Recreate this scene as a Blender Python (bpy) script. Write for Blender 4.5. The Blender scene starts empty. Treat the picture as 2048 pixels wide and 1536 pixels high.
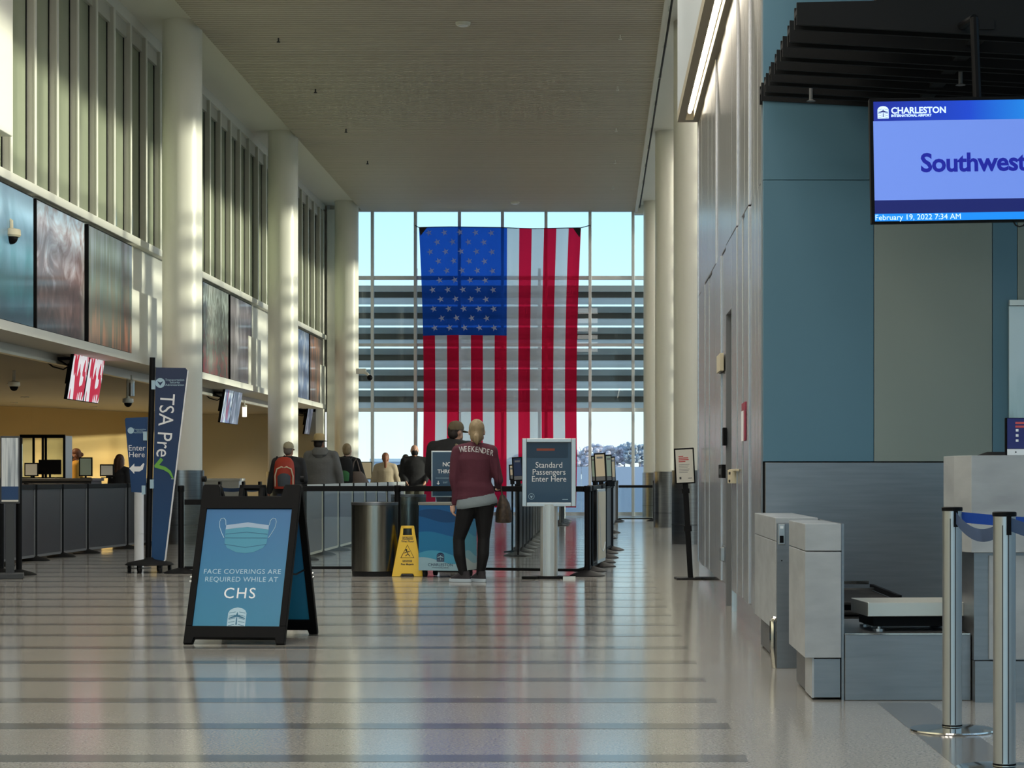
import bpy, bmesh, math, random
from mathutils import Vector, Matrix, noise
random.seed(7)
SC = bpy.context.scene
COL = SC.collection
PI = math.pi
# ------------------------------------------------------------------ camera, sky, sun, exposure
FPX, HX, HY, CH = 4200.0, 1195.0, 952.0, 1.08      # focal length in px (2048 wide), horizon point, eye height
cam = bpy.data.cameras.new('camera')
cam.sensor_fit = 'HORIZONTAL'; cam.sensor_width = 36.0
cam.lens = FPX / 2048 * 36.0
cam.shift_x = -(HX - 1024) / 2048
cam.shift_y = (HY - 768) / 2048
cam.clip_start = 0.1; cam.clip_end = 2000
camo = bpy.data.objects.new('camera', cam)
camo.location = (0, 0, CH); camo.rotation_euler = (PI / 2, 0, 0)
COL.objects.link(camo); SC.camera = camo
SC.view_settings.view_transform = 'Standard'
SC.view_settings.look = 'None'
SC.view_settings.gamma = 1.0
SC.view_settings.use_curve_mapping = False
SC.view_settings.exposure = 1.05
SKY, SUN = 0.76, 2.6
SC.cycles.transparent_max_bounces = 24
SC.cycles.max_bounces = 8
SC.cycles.diffuse_bounces = 4
SC.cycles.caustics_reflective = False
SC.cycles.caustics_refractive = False
SC.cycles.sample_clamp_indirect = 6.0

def lin(r, g, b):
    def f(c):
        c /= 255.0
        return c / 12.92 if c <= 0.04045 else ((c + 0.055) / 1.055) ** 2.4
    return (f(r), f(g), f(b), 1.0)

world = bpy.data.worlds.new('sky'); SC.world = world
world.use_nodes = True
wn, wl = world.node_tree.nodes, world.node_tree.links
wn.clear()
wo = wn.new('ShaderNodeOutputWorld'); wb = wn.new('ShaderNodeBackground')
wt = wn.new('ShaderNodeTexCoord'); ws = wn.new('ShaderNodeSeparateXYZ'); wr = wn.new('ShaderNodeValToRGB')
wl.new(wt.outputs['Generated'], ws.inputs[0]); wl.new(ws.outputs['Z'], wr.inputs[0])
e = wr.color_ramp.elements
e[0].position = 0.0; e[0].color = lin(238, 244, 240)
e[1].position = 1.0; e[1].color = lin(168, 192, 228)
for pos, c in ((0.035, (222, 240, 240)), (0.09, (204, 233, 246)), (0.14, (184, 226, 248)), (0.4, (176, 208, 240))):
    k = e.new(pos); k.color = lin(*c)
wl.new(wr.outputs[0], wb.inputs[0]); wb.inputs[1].default_value = SKY
wl.new(wb.outputs[0], wo.inputs[0])

sun = bpy.data.lights.new('sun', 'SUN'); sun.energy = SUN; sun.color = (1.0, 0.86, 0.66); sun.angle = 0.03
suno = bpy.data.objects.new('sun', sun)
to_sun = Vector((0.98, -0.1, 0.13)).normalized()
suno.rotation_euler = to_sun.to_track_quat('Z', 'Y').to_euler()
suno.location = (40, 40, 20); COL.objects.link(suno)

# ------------------------------------------------------------------ materials
MATS = {}
def mat(name, col=(128, 128, 128), rough=0.6, metal=0.0, spec=0.5, coat=0.0, noise_=None, bump=None, emit=None, alpha=None, aniso=None):
    """procedural principled material. noise_=(scale xyz, amount, second colour); bump=(scale, strength)"""
    if name in MATS: return MATS[name]
    m = bpy.data.materials.new(name); m.use_nodes = True
    n, l = m.node_tree.nodes, m.node_tree.links
    p = n['Principled BSDF']
    c = col if len(col) == 4 else lin(*col)
    p.inputs['Base Color'].default_value = c
    p.inputs['Roughness'].default_value = rough
    p.inputs['Metallic'].default_value = metal
    p.inputs['Specular IOR Level'].default_value = spec
    p.inputs['Coat Weight'].default_value = coat
    tc = n.new('ShaderNodeTexCoord')
    if noise_:
        mp = n.new('ShaderNodeMapping'); mp.inputs['Scale'].default_value = noise_[0]
        nt = n.new('ShaderNodeTexNoise'); nt.inputs['Scale'].default_value = 1.0; nt.inputs['Detail'].default_value = 5
        rp = n.new('ShaderNodeValToRGB')
        rp.color_ramp.elements[0].position = 0.5 - noise_[1]; rp.color_ramp.elements[1].position = 0.5 + noise_[1]
        rp.color_ramp.elements[0].color = c
        rp.color_ramp.elements[1].color = lin(*noise_[2])
        l.new(tc.outputs['Object'], mp.inputs[0]); l.new(mp.outputs[0], nt.inputs[0])
        l.new(nt.outputs['Fac'], rp.inputs[0]); l.new(rp.outputs[0], p.inputs['Base Color'])
    if bump:
        nb = n.new('ShaderNodeTexNoise'); nb.inputs['Scale'].default_value = bump[0]; nb.inputs['Detail'].default_value = 4
        b = n.new('ShaderNodeBump'); b.inputs['Strength'].default_value = bump[1]; b.inputs['Distance'].default_value = bump[2] if len(bump) > 2 else 0.01
        l.new(tc.outputs['Object'], nb.inputs[0]); l.new(nb.outputs['Fac'], b.inputs['Height']); l.new(b.outputs[0], p.inputs['Normal'])
    if emit:
        p.inputs['Emission Color'].default_value = lin(*emit[0]); p.inputs['Emission Strength'].default_value = emit[1]
    MATS[name] = m
    return m

def glass(name, tint=(255, 255, 255), refl=0.08, rough=0.0, dirt=0.0):
    m = bpy.data.materials.new(name); m.use_nodes = True
    n, l = m.node_tree.nodes, m.node_tree.links; n.clear()
    o = n.new('ShaderNodeOutputMaterial'); t = n.new('ShaderNodeBsdfTransparent'); g = n.new('ShaderNodeBsdfGlossy')
    mx = n.new('ShaderNodeMixShader'); fr = n.new('ShaderNodeFresnel'); fr.inputs[0].default_value = 1.45
    ml = n.new('ShaderNodeMath'); ml.operation = 'MULTIPLY'; ml.inputs[1].default_value = refl / 0.04
    t.inputs[0].default_value = lin(*tint); g.inputs['Roughness'].default_value = rough
    l.new(fr.outputs[0], ml.inputs[0]); l.new(ml.outputs[0], mx.inputs[0])
    l.new(t.outputs[0], mx.inputs[1]); l.new(g.outputs[0], mx.inputs[2])
    if dirt:
        d = n.new('ShaderNodeBsdfDiffuse'); d.inputs[0].default_value = lin(200, 205, 210)
        m2 = n.new('ShaderNodeMixShader'); m2.inputs[0].default_value = dirt
        l.new(mx.outputs[0], m2.inputs[1]); l.new(d.outputs[0], m2.inputs[2]); l.new(m2.outputs[0], o.inputs[0])
    else:
        l.new(mx.outputs[0], o.inputs[0])
    MATS[name] = m
    return m

def cloth_flag(name, col, thru):
    """thin bunting: light scatters through it, a share passes straight through the weave"""
    m = bpy.data.materials.new(name); m.use_nodes = True
    n, l = m.node_tree.nodes, m.node_tree.links; n.clear()
    o = n.new('ShaderNodeOutputMaterial'); d = n.new('ShaderNodeBsdfDiffuse'); t = n.new('ShaderNodeBsdfTranslucent')
    tr = n.new('ShaderNodeBsdfTransparent'); a = n.new('ShaderNodeMixShader'); b = n.new('ShaderNodeMixShader')
    c = lin(*col)
    d.inputs[0].default_value = c; t.inputs[0].default_value = c; tr.inputs[0].default_value = c
    a.inputs[0].default_value = 0.5; b.inputs[0].default_value = thru
    l.new(d.outputs[0], a.inputs[1]); l.new(t.outputs[0], a.inputs[2])
    l.new(a.outputs[0], b.inputs[1]); l.new(tr.outputs[0], b.inputs[2]); l.new(b.outputs[0], o.inputs[0])
    MATS[name] = m
    return m

def ramp_mat(name, stops, axis=2, rough=0.4, emit=0.0, spec=0.5, coat=0.0, scale=1.0, offset=0.0, wave=0.0, metal=0.0):
    """printed gradient along an object axis"""
    m = bpy.data.materials.new(name); m.use_nodes = True
    n, l = m.node_tree.nodes, m.node_tree.links
    p = n['Principled BSDF']; tc = n.new('ShaderNodeTexCoord'); s = n.new('ShaderNodeSeparateXYZ')
    ma = n.new('ShaderNodeMath'); ma.operation = 'MULTIPLY_ADD'; ma.inputs[1].default_value = scale; ma.inputs[2].default_value = offset
    r = n.new('ShaderNodeValToRGB')
    l.new(tc.outputs['Object'], s.inputs[0]); l.new(s.outputs[axis], ma.inputs[0])
    if wave:
        w = n.new('ShaderNodeTexNoise'); w.inputs['Scale'].default_value = 2.0
        ad = n.new('ShaderNodeMath'); ad.operation = 'MULTIPLY_ADD'; ad.inputs[1].default_value = wave
        l.new(tc.outputs['Object'], w.inputs[0]); l.new(w.outputs['Fac'], ad.inputs[0]); l.new(ma.outputs[0], ad.inputs[2]); l.new(ad.outputs[0], r.inputs[0])
    else:
        l.new(ma.outputs[0], r.inputs[0])
    el = r.color_ramp.elements
    el[0].position, el[0].color = stops[0][0], lin(*stops[0][1])
    el[1].position, el[1].color = stops[-1][0], lin(*stops[-1][1])
    for ps, c in stops[1:-1]:
        k = el.new(ps); k.color = lin(*c)
    l.new(r.outputs[0], p.inputs['Base Color'])
    p.inputs['Roughness'].default_value = rough; p.inputs['Specular IOR Level'].default_value = spec; p.inputs['Coat Weight'].default_value = coat
    p.inputs['Metallic'].default_value = metal
    if emit:
        l.new(r.outputs[0], p.inputs['Emission Color']); p.inputs['Emission Strength'].default_value = emit
    MATS[name] = m
    return m

def art_mat(name, stops, scale=(1, 1, 1), dist=1.5, detail=6, rough=0.06, emit=0.0, bands=0.0, zmix=0.0, z0=0.0, zs=1.0):
    """abstract picture print under gloss: noise (optionally pulled along z) through a colour ramp"""
    m = bpy.data.materials.new(name); m.use_nodes = True
    n, l = m.node_tree.nodes, m.node_tree.links
    p = n['Principled BSDF']; tc = n.new('ShaderNodeTexCoord'); mp = n.new('ShaderNodeMapping'); mp.inputs['Scale'].default_value = scale
    nt = n.new('ShaderNodeTexNoise'); nt.inputs['Scale'].default_value = 1; nt.inputs['Detail'].default_value = detail; nt.inputs['Distortion'].default_value = dist
    r = n.new('ShaderNodeValToRGB')
    l.new(tc.outputs['Object'], mp.inputs[0]); l.new(mp.outputs[0], nt.inputs[0])
    s = n.new('ShaderNodeSeparateXYZ'); l.new(tc.outputs['Object'], s.inputs[0])
    ma = n.new('ShaderNodeMath'); ma.operation = 'MULTIPLY_ADD'; ma.inputs[1].default_value = zmix * zs; ma.inputs[2].default_value = -z0 * zs * zmix
    l.new(s.outputs[2], ma.inputs[0])
    ad = n.new('ShaderNodeMath'); ad.operation = 'MULTIPLY_ADD'; ad.inputs[1].default_value = 1.0 - zmix
    l.new(nt.outputs['Fac'], ad.inputs[0]); l.new(ma.outputs[0], ad.inputs[2]); l.new(ad.outputs[0], r.inputs[0])
    el = r.color_ramp.elements
    el[0].position, el[0].color = stops[0][0], lin(*stops[0][1])
    el[1].position, el[1].color = stops[-1][0], lin(*stops[-1][1])
    for ps, c in stops[1:-1]:
        k = el.new(ps); k.color = lin(*c)
    l.new(r.outputs[0], p.inputs['Base Color']); p.inputs['Roughness'].default_value = 0.5
    p.inputs['Coat Weight'].default_value = 0.45; p.inputs['Coat Roughness'].default_value = rough
    if emit:
        l.new(r.outputs[0], p.inputs['Emission Color']); p.inputs['Emission Strength'].default_value = emit
    MATS[name] = m
    return m

# ------------------------------------------------------------------ mesh helpers
class MB:
    def __init__(s): s.v, s.f = [], []
    def add(s, vs, fs):
        o = len(s.v); s.v += [tuple(v) for v in vs]; s.f += [tuple(i + o for i in f) for f in fs]; return s
    def box(s, x0, x1, y0, y1, z0, z1, M=None):
        vs = [Vector((x, y, z)) for z in (z0, z1) for y in (y0, y1) for x in (x0, x1)]
        if M: vs = [M @ v for v in vs]
        return s.add(vs, [(0, 2, 3, 1), (4, 5, 7, 6), (0, 1, 5, 4), (2, 6, 7, 3), (0, 4, 6, 2), (1, 3, 7, 5)])
    def prism(s, poly, d0, d1, plane='XZ', M=None):
        """polygon (counter-clockwise, a-b) pulled from d0 to d1 along the third axis"""
        def P(a, b, d): return Vector({'XZ': (a, d, b), 'XY': (a, b, d), 'YZ': (d, a, b)}[plane])
        n = len(poly)
        vs = [P(a, b, d0) for a, b in poly] + [P(a, b, d1) for a, b in poly]
        if M: vs = [M @ v for v in vs]
        fs = [tuple(range(n)), tuple(range(2 * n - 1, n - 1, -1))] + [(i, n + i, n + (i + 1) % n, (i + 1) % n) for i in range(n)]
        return s.add(vs, fs)
    def cyl(s, p0, p1, r0, r1=None, n=16, caps=True):
        r1 = r0 if r1 is None else r1
        p0, p1 = Vector(p0), Vector(p1); d = (p1 - p0)
        q = d.to_track_quat('Z', 'Y').to_matrix(); u, w = q.col[0], q.col[1]
        vs = [p + (u * math.cos(2 * PI * i / n) + w * math.sin(2 * PI * i / n)) * r for p, r in ((p0, r0), (p1, r1)) for i in range(n)]
        fs = [(i, (i + 1) % n, n + (i + 1) % n, n + i) for i in range(n)]
        if caps: fs += [tuple(range(n - 1, -1, -1)), tuple(range(n, 2 * n))]
        return s.add(vs, fs)
    def lathe(s, prof, c=(0, 0, 0), n=24, sx=1.0, sy=1.0):
        c = Vector(c); vs = []
        for r, z in prof:
            vs += [c + Vector((sx * r * math.cos(2 * PI * i / n), sy * r * math.sin(2 * PI * i / n), z)) for i in range(n)]
        m = len(prof); fs = []
        for j in range(m - 1):
            fs += [(j * n + i, j * n + (i + 1) % n, (j + 1) * n + (i + 1) % n, (j + 1) * n + i) for i in range(n)]
        fs += [tuple(range(n - 1, -1, -1)), tuple(range((m - 1) * n, m * n))]
        return s.add(vs, fs)
    def tube(s, pts, r, n=8, closed=False):
        pts = [Vector(p) for p in pts]; m = len(pts); vs = []
        rr = r if isinstance(r, (list, tuple)) else [r] * m
        up = None
        for j, p in enumerate(pts):
            a = pts[(j - 1) % m] if (closed or j > 0) else p; b = pts[(j + 1) % m] if (closed or j < m - 1) else p
            t = (b - a).normalized()
            if up is None:
                up = Vector((0, 0, 1)) if abs(t.z) < 0.9 else Vector((0, 1, 0))
            u = t.cross(up).normalized(); w = u.cross(t).normalized(); up = w
            vs += [p + (u * math.cos(2 * PI * i / n) + w * math.sin(2 * PI * i / n)) * rr[j] for i in range(n)]
        fs = []
        for j in range(m if closed else m - 1):
            k = (j + 1) % m
            fs += [(j * n + i, j * n + (i + 1) % n, k * n + (i + 1) % n, k * n + i) for i in range(n)]
        if not closed: fs += [tuple(range(n - 1, -1, -1)), tuple(range((m - 1) * n, m * n))]
        return s.add(vs, fs)
    def sphere(s, c, r, n=14, m=9, M=None):
        c = Vector(c); r = r if isinstance(r, (tuple, list)) else (r, r, r)
        vs = [Vector((0, 0, -r[2]))]
        for j in range(1, m):
            ph = -PI / 2 + PI * j / m
            vs += [Vector((r[0] * math.cos(ph) * math.cos(2 * PI * i / n), r[1] * math.cos(ph) * math.sin(2 * PI * i / n), r[2] * math.sin(ph))) for i in range(n)]
        vs.append(Vector((0, 0, r[2])))
        if M: vs = [M @ v for v in vs]
        vs = [v + c for v in vs]
        fs = [(0, 1 + (i + 1) % n, 1 + i) for i in range(n)]
        for j in range(m - 2):
            fs += [(1 + j * n + i, 1 + j * n + (i + 1) % n, 1 + (j + 1) * n + (i + 1) % n, 1 + (j + 1) * n + i) for i in range(n)]
        k = 1 + (m - 2) * n
        fs += [(k + i, k + (i + 1) % n, k + n) for i in range(n)]
        return s.add(vs, fs)
    def loft(s, rings, n=18):
        """rings: (cx, cy, z, rx, ry) horizontal ellipses, bottom to top"""
        vs = []
        for cx, cy, z, rx, ry in rings:
            vs += [Vector((cx + rx * math.cos(2 * PI * i / n), cy + ry * math.sin(2 * PI * i / n), z)) for i in range(n)]
        m = len(rings); fs = []
        for j in range(m - 1):
            fs += [(j * n + i, j * n + (i + 1) % n, (j + 1) * n + (i + 1) % n, (j + 1) * n + i) for i in range(n)]
        fs += [tuple(range(n - 1, -1, -1)), tuple(range((m - 1) * n, m * n))]
        return s.add(vs, fs)
    def limb(s, pts, rad):
        """tapered capsule chain for remeshing"""
        for i, (p, r) in enumerate(zip(pts, rad)):
            s.sphere(p, r, 12, 8)
            if i: s.cyl(pts[i - 1], p, rad[i - 1], r, 12)
        return s
    def mesh(s, name):
        me = bpy.data.meshes.new(name); me.from_pydata(s.v, [], s.f); me.update(); return me
    def build(s, name, m, parent=None, smooth=False, bevel=0.0, loc=None, seg=2):
        me = s.mesh(name)
        bm = bmesh.new(); bm.from_mesh(me); bmesh.ops.recalc_face_normals(bm, faces=bm.faces); bm.to_mesh(me); bm.free()
        return put(name, me, m, parent, smooth, bevel, loc, seg)

def M_(m): return MATS[m] if isinstance(m, str) else m
def put(name, me, m, parent=None, smooth=False, bevel=0.0, loc=None, seg=2):
    if m is not None: me.materials.clear(); me.materials.append(M_(m))
    o = bpy.data.objects.new(name, me); COL.objects.link(o)
    if parent: o.parent = parent
    if loc: o.location = loc
    if smooth:
        me.shade_smooth(); me.set_sharp_from_angle(angle=math.radians(40))
    if bevel:
        b = o.modifiers.new('bevel', 'BEVEL'); b.width = bevel; b.segments = seg; b.limit_method = 'ANGLE'
    return o
def tag(o, label, cat, group=None):
    o['label'] = label; o['category'] = cat
    if group: o['group'] = group
    return o
def thing(name, label, cat, loc=(0, 0, 0), rotz=0.0, group=None):
    o = bpy.data.objects.new(name, None); o.empty_display_size = 0.1; COL.objects.link(o)
    o.location = loc; o.rotation_euler = (0, 0, rotz)
    return tag(o, label, cat, group)
def struct(o, label=None):
    o['kind'] = 'structure'
    if label: o['label'] = label
    return o
def sempty(name, label=None):
    o = bpy.data.objects.new(name, None); o.empty_display_size = 0.1; COL.objects.link(o)
    return struct(o, label)
def dup(root, loc=None, rotz=None, label=None):
    def cp(o, parent):
        c = o.copy(); COL.objects.link(c); c.parent = parent
        for ch in o.children: cp(ch, c)
        return c
    r = cp(root, None)
    if loc is not None: r.location = loc
    if rotz is not None: r.rotation_euler = (0, 0, rotz)
    if label: r['label'] = label
    return r
def at(x, y, Y):
    return Vector(((x - HX) * Y / FPX, Y, CH + (HY - y) * Y / FPX))
def remesh(o, voxel, smooth=4):
    """fuse the overlapping closed shapes of an object into one skin"""
    r = o.modifiers.new('remesh', 'REMESH'); r.mode = 'VOXEL'; r.voxel_size = voxel; r.use_smooth_shade = True
    s = o.modifiers.new('smooth', 'SMOOTH'); s.factor = 0.5; s.iterations = smooth
    dg = bpy.context.evaluated_depsgraph_get()
    ev = o.evaluated_get(dg)
    me = bpy.data.meshes.new_from_object(ev, depsgraph=dg)
    old = o.data; m = old.materials[0] if old.materials else None
    o.modifiers.clear(); o.data = me
    if m and not me.materials: me.materials.append(m)
    me.shade_smooth()
    return o
def text(body, size, m, parent, loc, rot=(PI / 2, 0, 0), name='lettering', align='CENTER', ext=0.0006, sx=1.0, spacing=1.0, line=1.0, shear=0.0, bold=0.0):
    cu = bpy.data.curves.new('t', 'FONT'); cu.body = body; cu.size = size; cu.align_x = align; cu.align_y = 'CENTER'
    cu.extrude = ext; cu.space_character = spacing; cu.space_line = line; cu.shear = shear; cu.offset = bold; cu.resolution_u = 3
    to = bpy.data.objects.new('t', cu)
    me = bpy.data.meshes.new_from_object(to)
    bpy.data.objects.remove(to); bpy.data.curves.remove(cu)
    from mathutils import Euler
    me.transform(Matrix.Translation(Vector(loc)) @ Euler(rot).to_matrix().to_4x4() @ Matrix.Diagonal((sx, 1, 1, 1)))
    return put(name, me, m, parent)

# shared palette
mat('white_paint', (226, 225, 214), 0.55)
mat('warm_white', (206, 204, 184), 0.5, bump=(6, 0.03))
mat('column_paint', (236, 234, 220), 0.36, bump=(3, 0.02))
mat('black_plastic', (9, 9, 11), 0.55, spec=0.12)
mat('black_powder', (12, 12, 14), 0.55, spec=0.18)
mat('black_rubber', (16, 16, 17), 0.8)
mat('steel', (168, 170, 170), 0.28, 1.0, noise_=((2, 2, 60), 0.3, (140, 142, 143)))
mat('steel_polished', (200, 196, 190), 0.1, 1.0)
mat('steel_dull', (142, 143, 145), 0.4, 1.0, noise_=((3, 3, 40), 0.3, (128, 130, 133)))
mat('alu', (190, 192, 192), 0.33, 1.0)
mat('alu_light', (214, 214, 206), 0.4, 0.6)
mat('dark_grey', (60, 62, 64), 0.5)
mat('mid_grey', (112, 114, 116), 0.5)
mat('white_print', (238, 240, 242), 0.5)
mat('paper', (228, 226, 216), 0.55)
glass('acrylic', (236, 242, 244), 0.05)
glass('window_glass', (238, 246, 248), 0.02)
# ================================================================== THE SETTING
HC = 8.2                       # height of the slatted ceiling
YF = 56.4                      # far glass wall
XL, XW = -7.3, 1.07            # front plane of the left window fins, metal-clad wall on the right
# ---------------- floor: terrazzo with dark inlaid strips
def terrazzo(name, c1, c2, rough):
    m = bpy.data.materials.new(name); m.use_nodes = True
    n, l = m.node_tree.nodes, m.node_tree.links; p = n['Principled BSDF']
    tc = n.new('ShaderNodeTexCoord')
    a = n.new('ShaderNodeTexNoise'); a.inputs['Scale'].default_value = 90; a.inputs['Detail'].default_value = 3
    r = n.new('ShaderNodeValToRGB'); r.color_ramp.elements[0].position = 0.38; r.color_ramp.elements[1].position = 0.62
    r.color_ramp.elements[0].color = lin(*c1); r.color_ramp.elements[1].color = lin(*c2)
    g = n.new('ShaderNodeTexNoise'); g.inputs['Scale'].default_value = 0.7; g.inputs['Detail'].default_value = 3
    rr = n.new('ShaderNodeMapRange'); rr.inputs['To Min'].default_value = rough - 0.03; rr.inputs['To Max'].default_value = rough + 0.05
    b = n.new('ShaderNodeTexNoise'); b.inputs['Scale'].default_value = 14; b.inputs['Detail'].default_value = 2
    bu = n.new('ShaderNodeBump'); bu.inputs['Strength'].default_value = 0.05; bu.inputs['Distance'].default_value = 0.004
    for x in (a, g, b): l.new(tc.outputs['Object'], x.inputs[0])
    l.new(a.outputs['Fac'], r.inputs[0]); l.new(r.outputs[0], p.inputs['Base Color'])
    l.new(g.outputs['Fac'], rr.inputs[0]); l.new(rr.outputs[0], p.inputs['Roughness'])
    l.new(b.outputs['Fac'], bu.inputs['Height']); l.new(bu.outputs[0], p.inputs['Normal'])
    p.inputs['Specular IOR Level'].default_value = 0.62
    MATS[name] = m
terrazzo('terrazzo', (137, 134, 128), (168, 165, 158), 0.13)
terrazzo('terrazzo_dark', (96, 95, 94), (119, 118, 115), 0.13)
floor = struct(MB().box(-19, 6.6, -9, 57, -0.2, 0).build('floor', 'terrazzo'), 'pale polished terrazzo floor with dark inlaid strips')
st = MB().box(-9.6, 0.57, -0.1, 0.1, 0.0, 0.0012).mesh('floor_strip'); st.materials.append(MATS['terrazzo_dark'])
for k in range(46):
    put('floor_strip', st, None, floor, loc=(0, 6.995 + 1.035 * k, 0))
MB().box(1.33, 1.58, 2.0, 9.99, 0, 0.0013).build('floor_strip', 'terrazzo_dark', floor)
MB().box(1.95, 4.5, 7.0, 8.1, 0, 0.0012).build('floor_strip', 'terrazzo_dark', floor)
# ---------------- ceiling: fine metal slats across the hall
mat('ceiling_slat', (196, 188, 170), 0.5, spec=0.3)
mat('ceiling_plain', (238, 236, 224), 0.5)
m = MB(); P = 0.14; y = -9.0; prof = []
while y < YF - 0.1:
    prof += [(y, HC), (y + 0.085, HC), (y + 0.1, HC + 0.035), (y + 0.125, HC + 0.035)]; y += P
vs = []; fs = []
for i, (yy, zz) in enumerate(prof):
    vs += [(-6.33, yy, zz), (1.0, yy, zz)]
    if i: fs.append((2 * i - 2, 2 * i - 1, 2 * i + 1, 2 * i))
m.add(vs, fs); m.box(-6.33, 1.0, -9, YF, HC + 0.09, HC + 0.12)
ceiling = struct(m.build('ceiling', 'ceiling_slat'), 'olive grey slatted metal ceiling over the hall')
struct(MB().box(-7.9, -6.2, -9, YF + 0.2, HC + 0.13, HC + 0.3).build('ceiling_margin', 'ceiling_plain'), 'plain off-white ceiling margin over the left columns')
struct(MB().box(0.95, 6.6, -9, YF + 0.2, HC + 0.13, HC + 0.3).build('ceiling_margin', 'ceiling_plain'), 'plain off-white ceiling margin over the right columns')
struct(MB().box(-19, 6.8, -9.3, YF + 0.6, HC + 0.5, HC + 0.8).build('roof', 'mid_grey'))
struct(MB().box(1.0, 1.07, -9, YF, HC - 0.06, HC + 0.14).build('trim_1', 'white_paint'), 'white edge trim beside the slatted ceiling')
tag(MB().tube([(1.115, yy, HC - 0.02 + 0.015 * math.sin(yy * 0.7)) for yy in [22.6 + 1.5 * i for i in range(23)]], 0.018, 6).build('ceiling_cable', 'black_rubber', smooth=True),
    'black cable running along the ceiling edge trim', 'cable')
for k in range(12):
    MB().box(1.07, 1.15, 24 + 2.7 * k - 0.03, 24 + 2.7 * k + 0.03, HC - 0.02, HC + 0.06).build('cable_clip', 'white_paint', bpy.data.objects['ceiling_cable'])
struct(MB().box(1.0, 6.6, YF - 0.25, YF + 0.15, HC - 0.1, HC + 0.3).build('trim_2', 'white_paint'))
struct(MB().box(-7.9, 1.0, YF - 0.02, YF + 0.25, HC - 0.0, HC + 0.3).build('trim_3', 'ceiling_slat'))

# ---------------- columns with steel-clad feet
def column(x, y, label):
    c = struct(MB().lathe([(0.315, 0.0), (0.315, HC + 0.14)], (x, y, 0), 48).build('column', 'column_paint', smooth=True), label)
    b = MB().lathe([(0.335, 0.0), (0.345, 0.0), (0.345, 1.17), (0.318, 1.17)], (x, y, 0), 48)
    b.build('steel_cladding', 'steel', c, smooth=True)
    MB().lathe([(0.348, 0.30), (0.3485, 0.305), (0.348, 0.31)], (x, y, 0), 40).build('cladding_seam', 'dark_grey', c, smooth=True)
for i, yy in enumerate((33.53, 44.27, 55.5)):
    column(-6.63, yy, 'off-white round column of the left row, ' + ('nearest', 'middle', 'farthest')[i])
    column(1.53, yy, 'off-white round column of the right row, ' + ('nearest', 'middle', 'farthest')[i])

# ---------------- left wall: window strip above a white fascia with pictures
mat('fin', (198, 196, 184), 0.45)
mat('green_glass', (138, 146, 124), 0.1, 0.0, spec=0.7, noise_=((0.3, 0.5, 0.35), 0.25, (174, 182, 156)))
wl_ = sempty('wall_left', 'left wall of white fascia below a strip of tall narrow windows')
MB().box(-7.9, -7.36, 14, YF, 2.9, 4.72).build('fascia', 'white_paint', wl_)
MB().box(-7.7, -7.24, 14, 35.2, 4.72, 4.84).build('ledge', 'white_paint', wl_, bevel=0.01)
MB().box(-7.7, -7.24, 35.2, YF - 0.2, 4.72, 4.84).build('ledge', 'white_paint', wl_, bevel=0.01)
MB().box(-7.9, -7.22, 14, YF - 0.6, 2.86, 2.98).build('fascia_edge', 'white_paint', wl_)
MB().box(-7.9, -7.6, 14, YF, 4.84, HC + 0.2).build('backing', 'dark_grey', wl_)
MB().box(-7.6, XL, 14, YF, HC - 0.05, HC + 0.14).build('window_header', 'white_paint', wl_)
for a, b in ((32.75, 34.6), (43.7, 45.3), (55.0, YF - 0.3)):      # pilasters behind the columns
    MB().box(-7.5, -7.26, a, b, 2.98, 4.0).build('pilaster', 'white_paint', wl_)
MB().box(-7.5, -7.3, YF - 0.5, YF - 0.1, 0, HC).build('end_frame', 'white_paint', wl_)
win_id = 0
fin_me = MB().box(-7.4, XL, -0.045, 0.045, 4.84, HC - 0.05).mesh('fin'); fin_me.materials.append(MATS['fin'])
trim_me = MB().box(XL - 0.002, XL + 0.012, -0.047, 0.047, 4.84, HC - 0.05).mesh('fin_edge'); trim_me.materials.append(MATS['white_paint'])
gl_me = MB().box(-7.42, -7.40, 0.04, 1.08, 4.84, HC - 0.28).mesh('pane'); gl_me.materials.append(MATS['green_glass'])
jb_me = MB().box(-7.40, -7.392, 1.03, 1.075, 4.84, HC - 0.28).mesh('gasket'); jb_me.materials.append(MATS['black_plastic'])
hd_me = MB().box(-7.5, -7.35, 0.045, 1.073, HC - 0.28, HC - 0.05).mesh('head'); hd_me.materials.append(MATS['fin'])
for k in range(-3, 26):
    yy = 27.25 + 1.118 * k
    win_id += 1
    w = sempty('window_%d' % win_id)
    put('fin', fin_me, None, w, loc=(0, yy, 0)); put('fin_edge', trim_me, None, w, loc=(0, yy, 0))
    put('pane', gl_me, None, w, loc=(0, yy, 0)); put('gasket', jb_me, None, w, loc=(0, yy, 0)); put('head', hd_me, None, w, loc=(0, yy, 0))
struct(MB().box(-7.6, -7.1, 21, 25.5, 5.2, HC + 0.14).build('wall_box', 'white_paint', bevel=0.01), 'white boxed-out bulkhead high on the left wall')
struct(MB().box(-7.9, XL, -9, 14, 0, HC + 0.2).build('wall_left_near', 'warm_white'))
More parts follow.
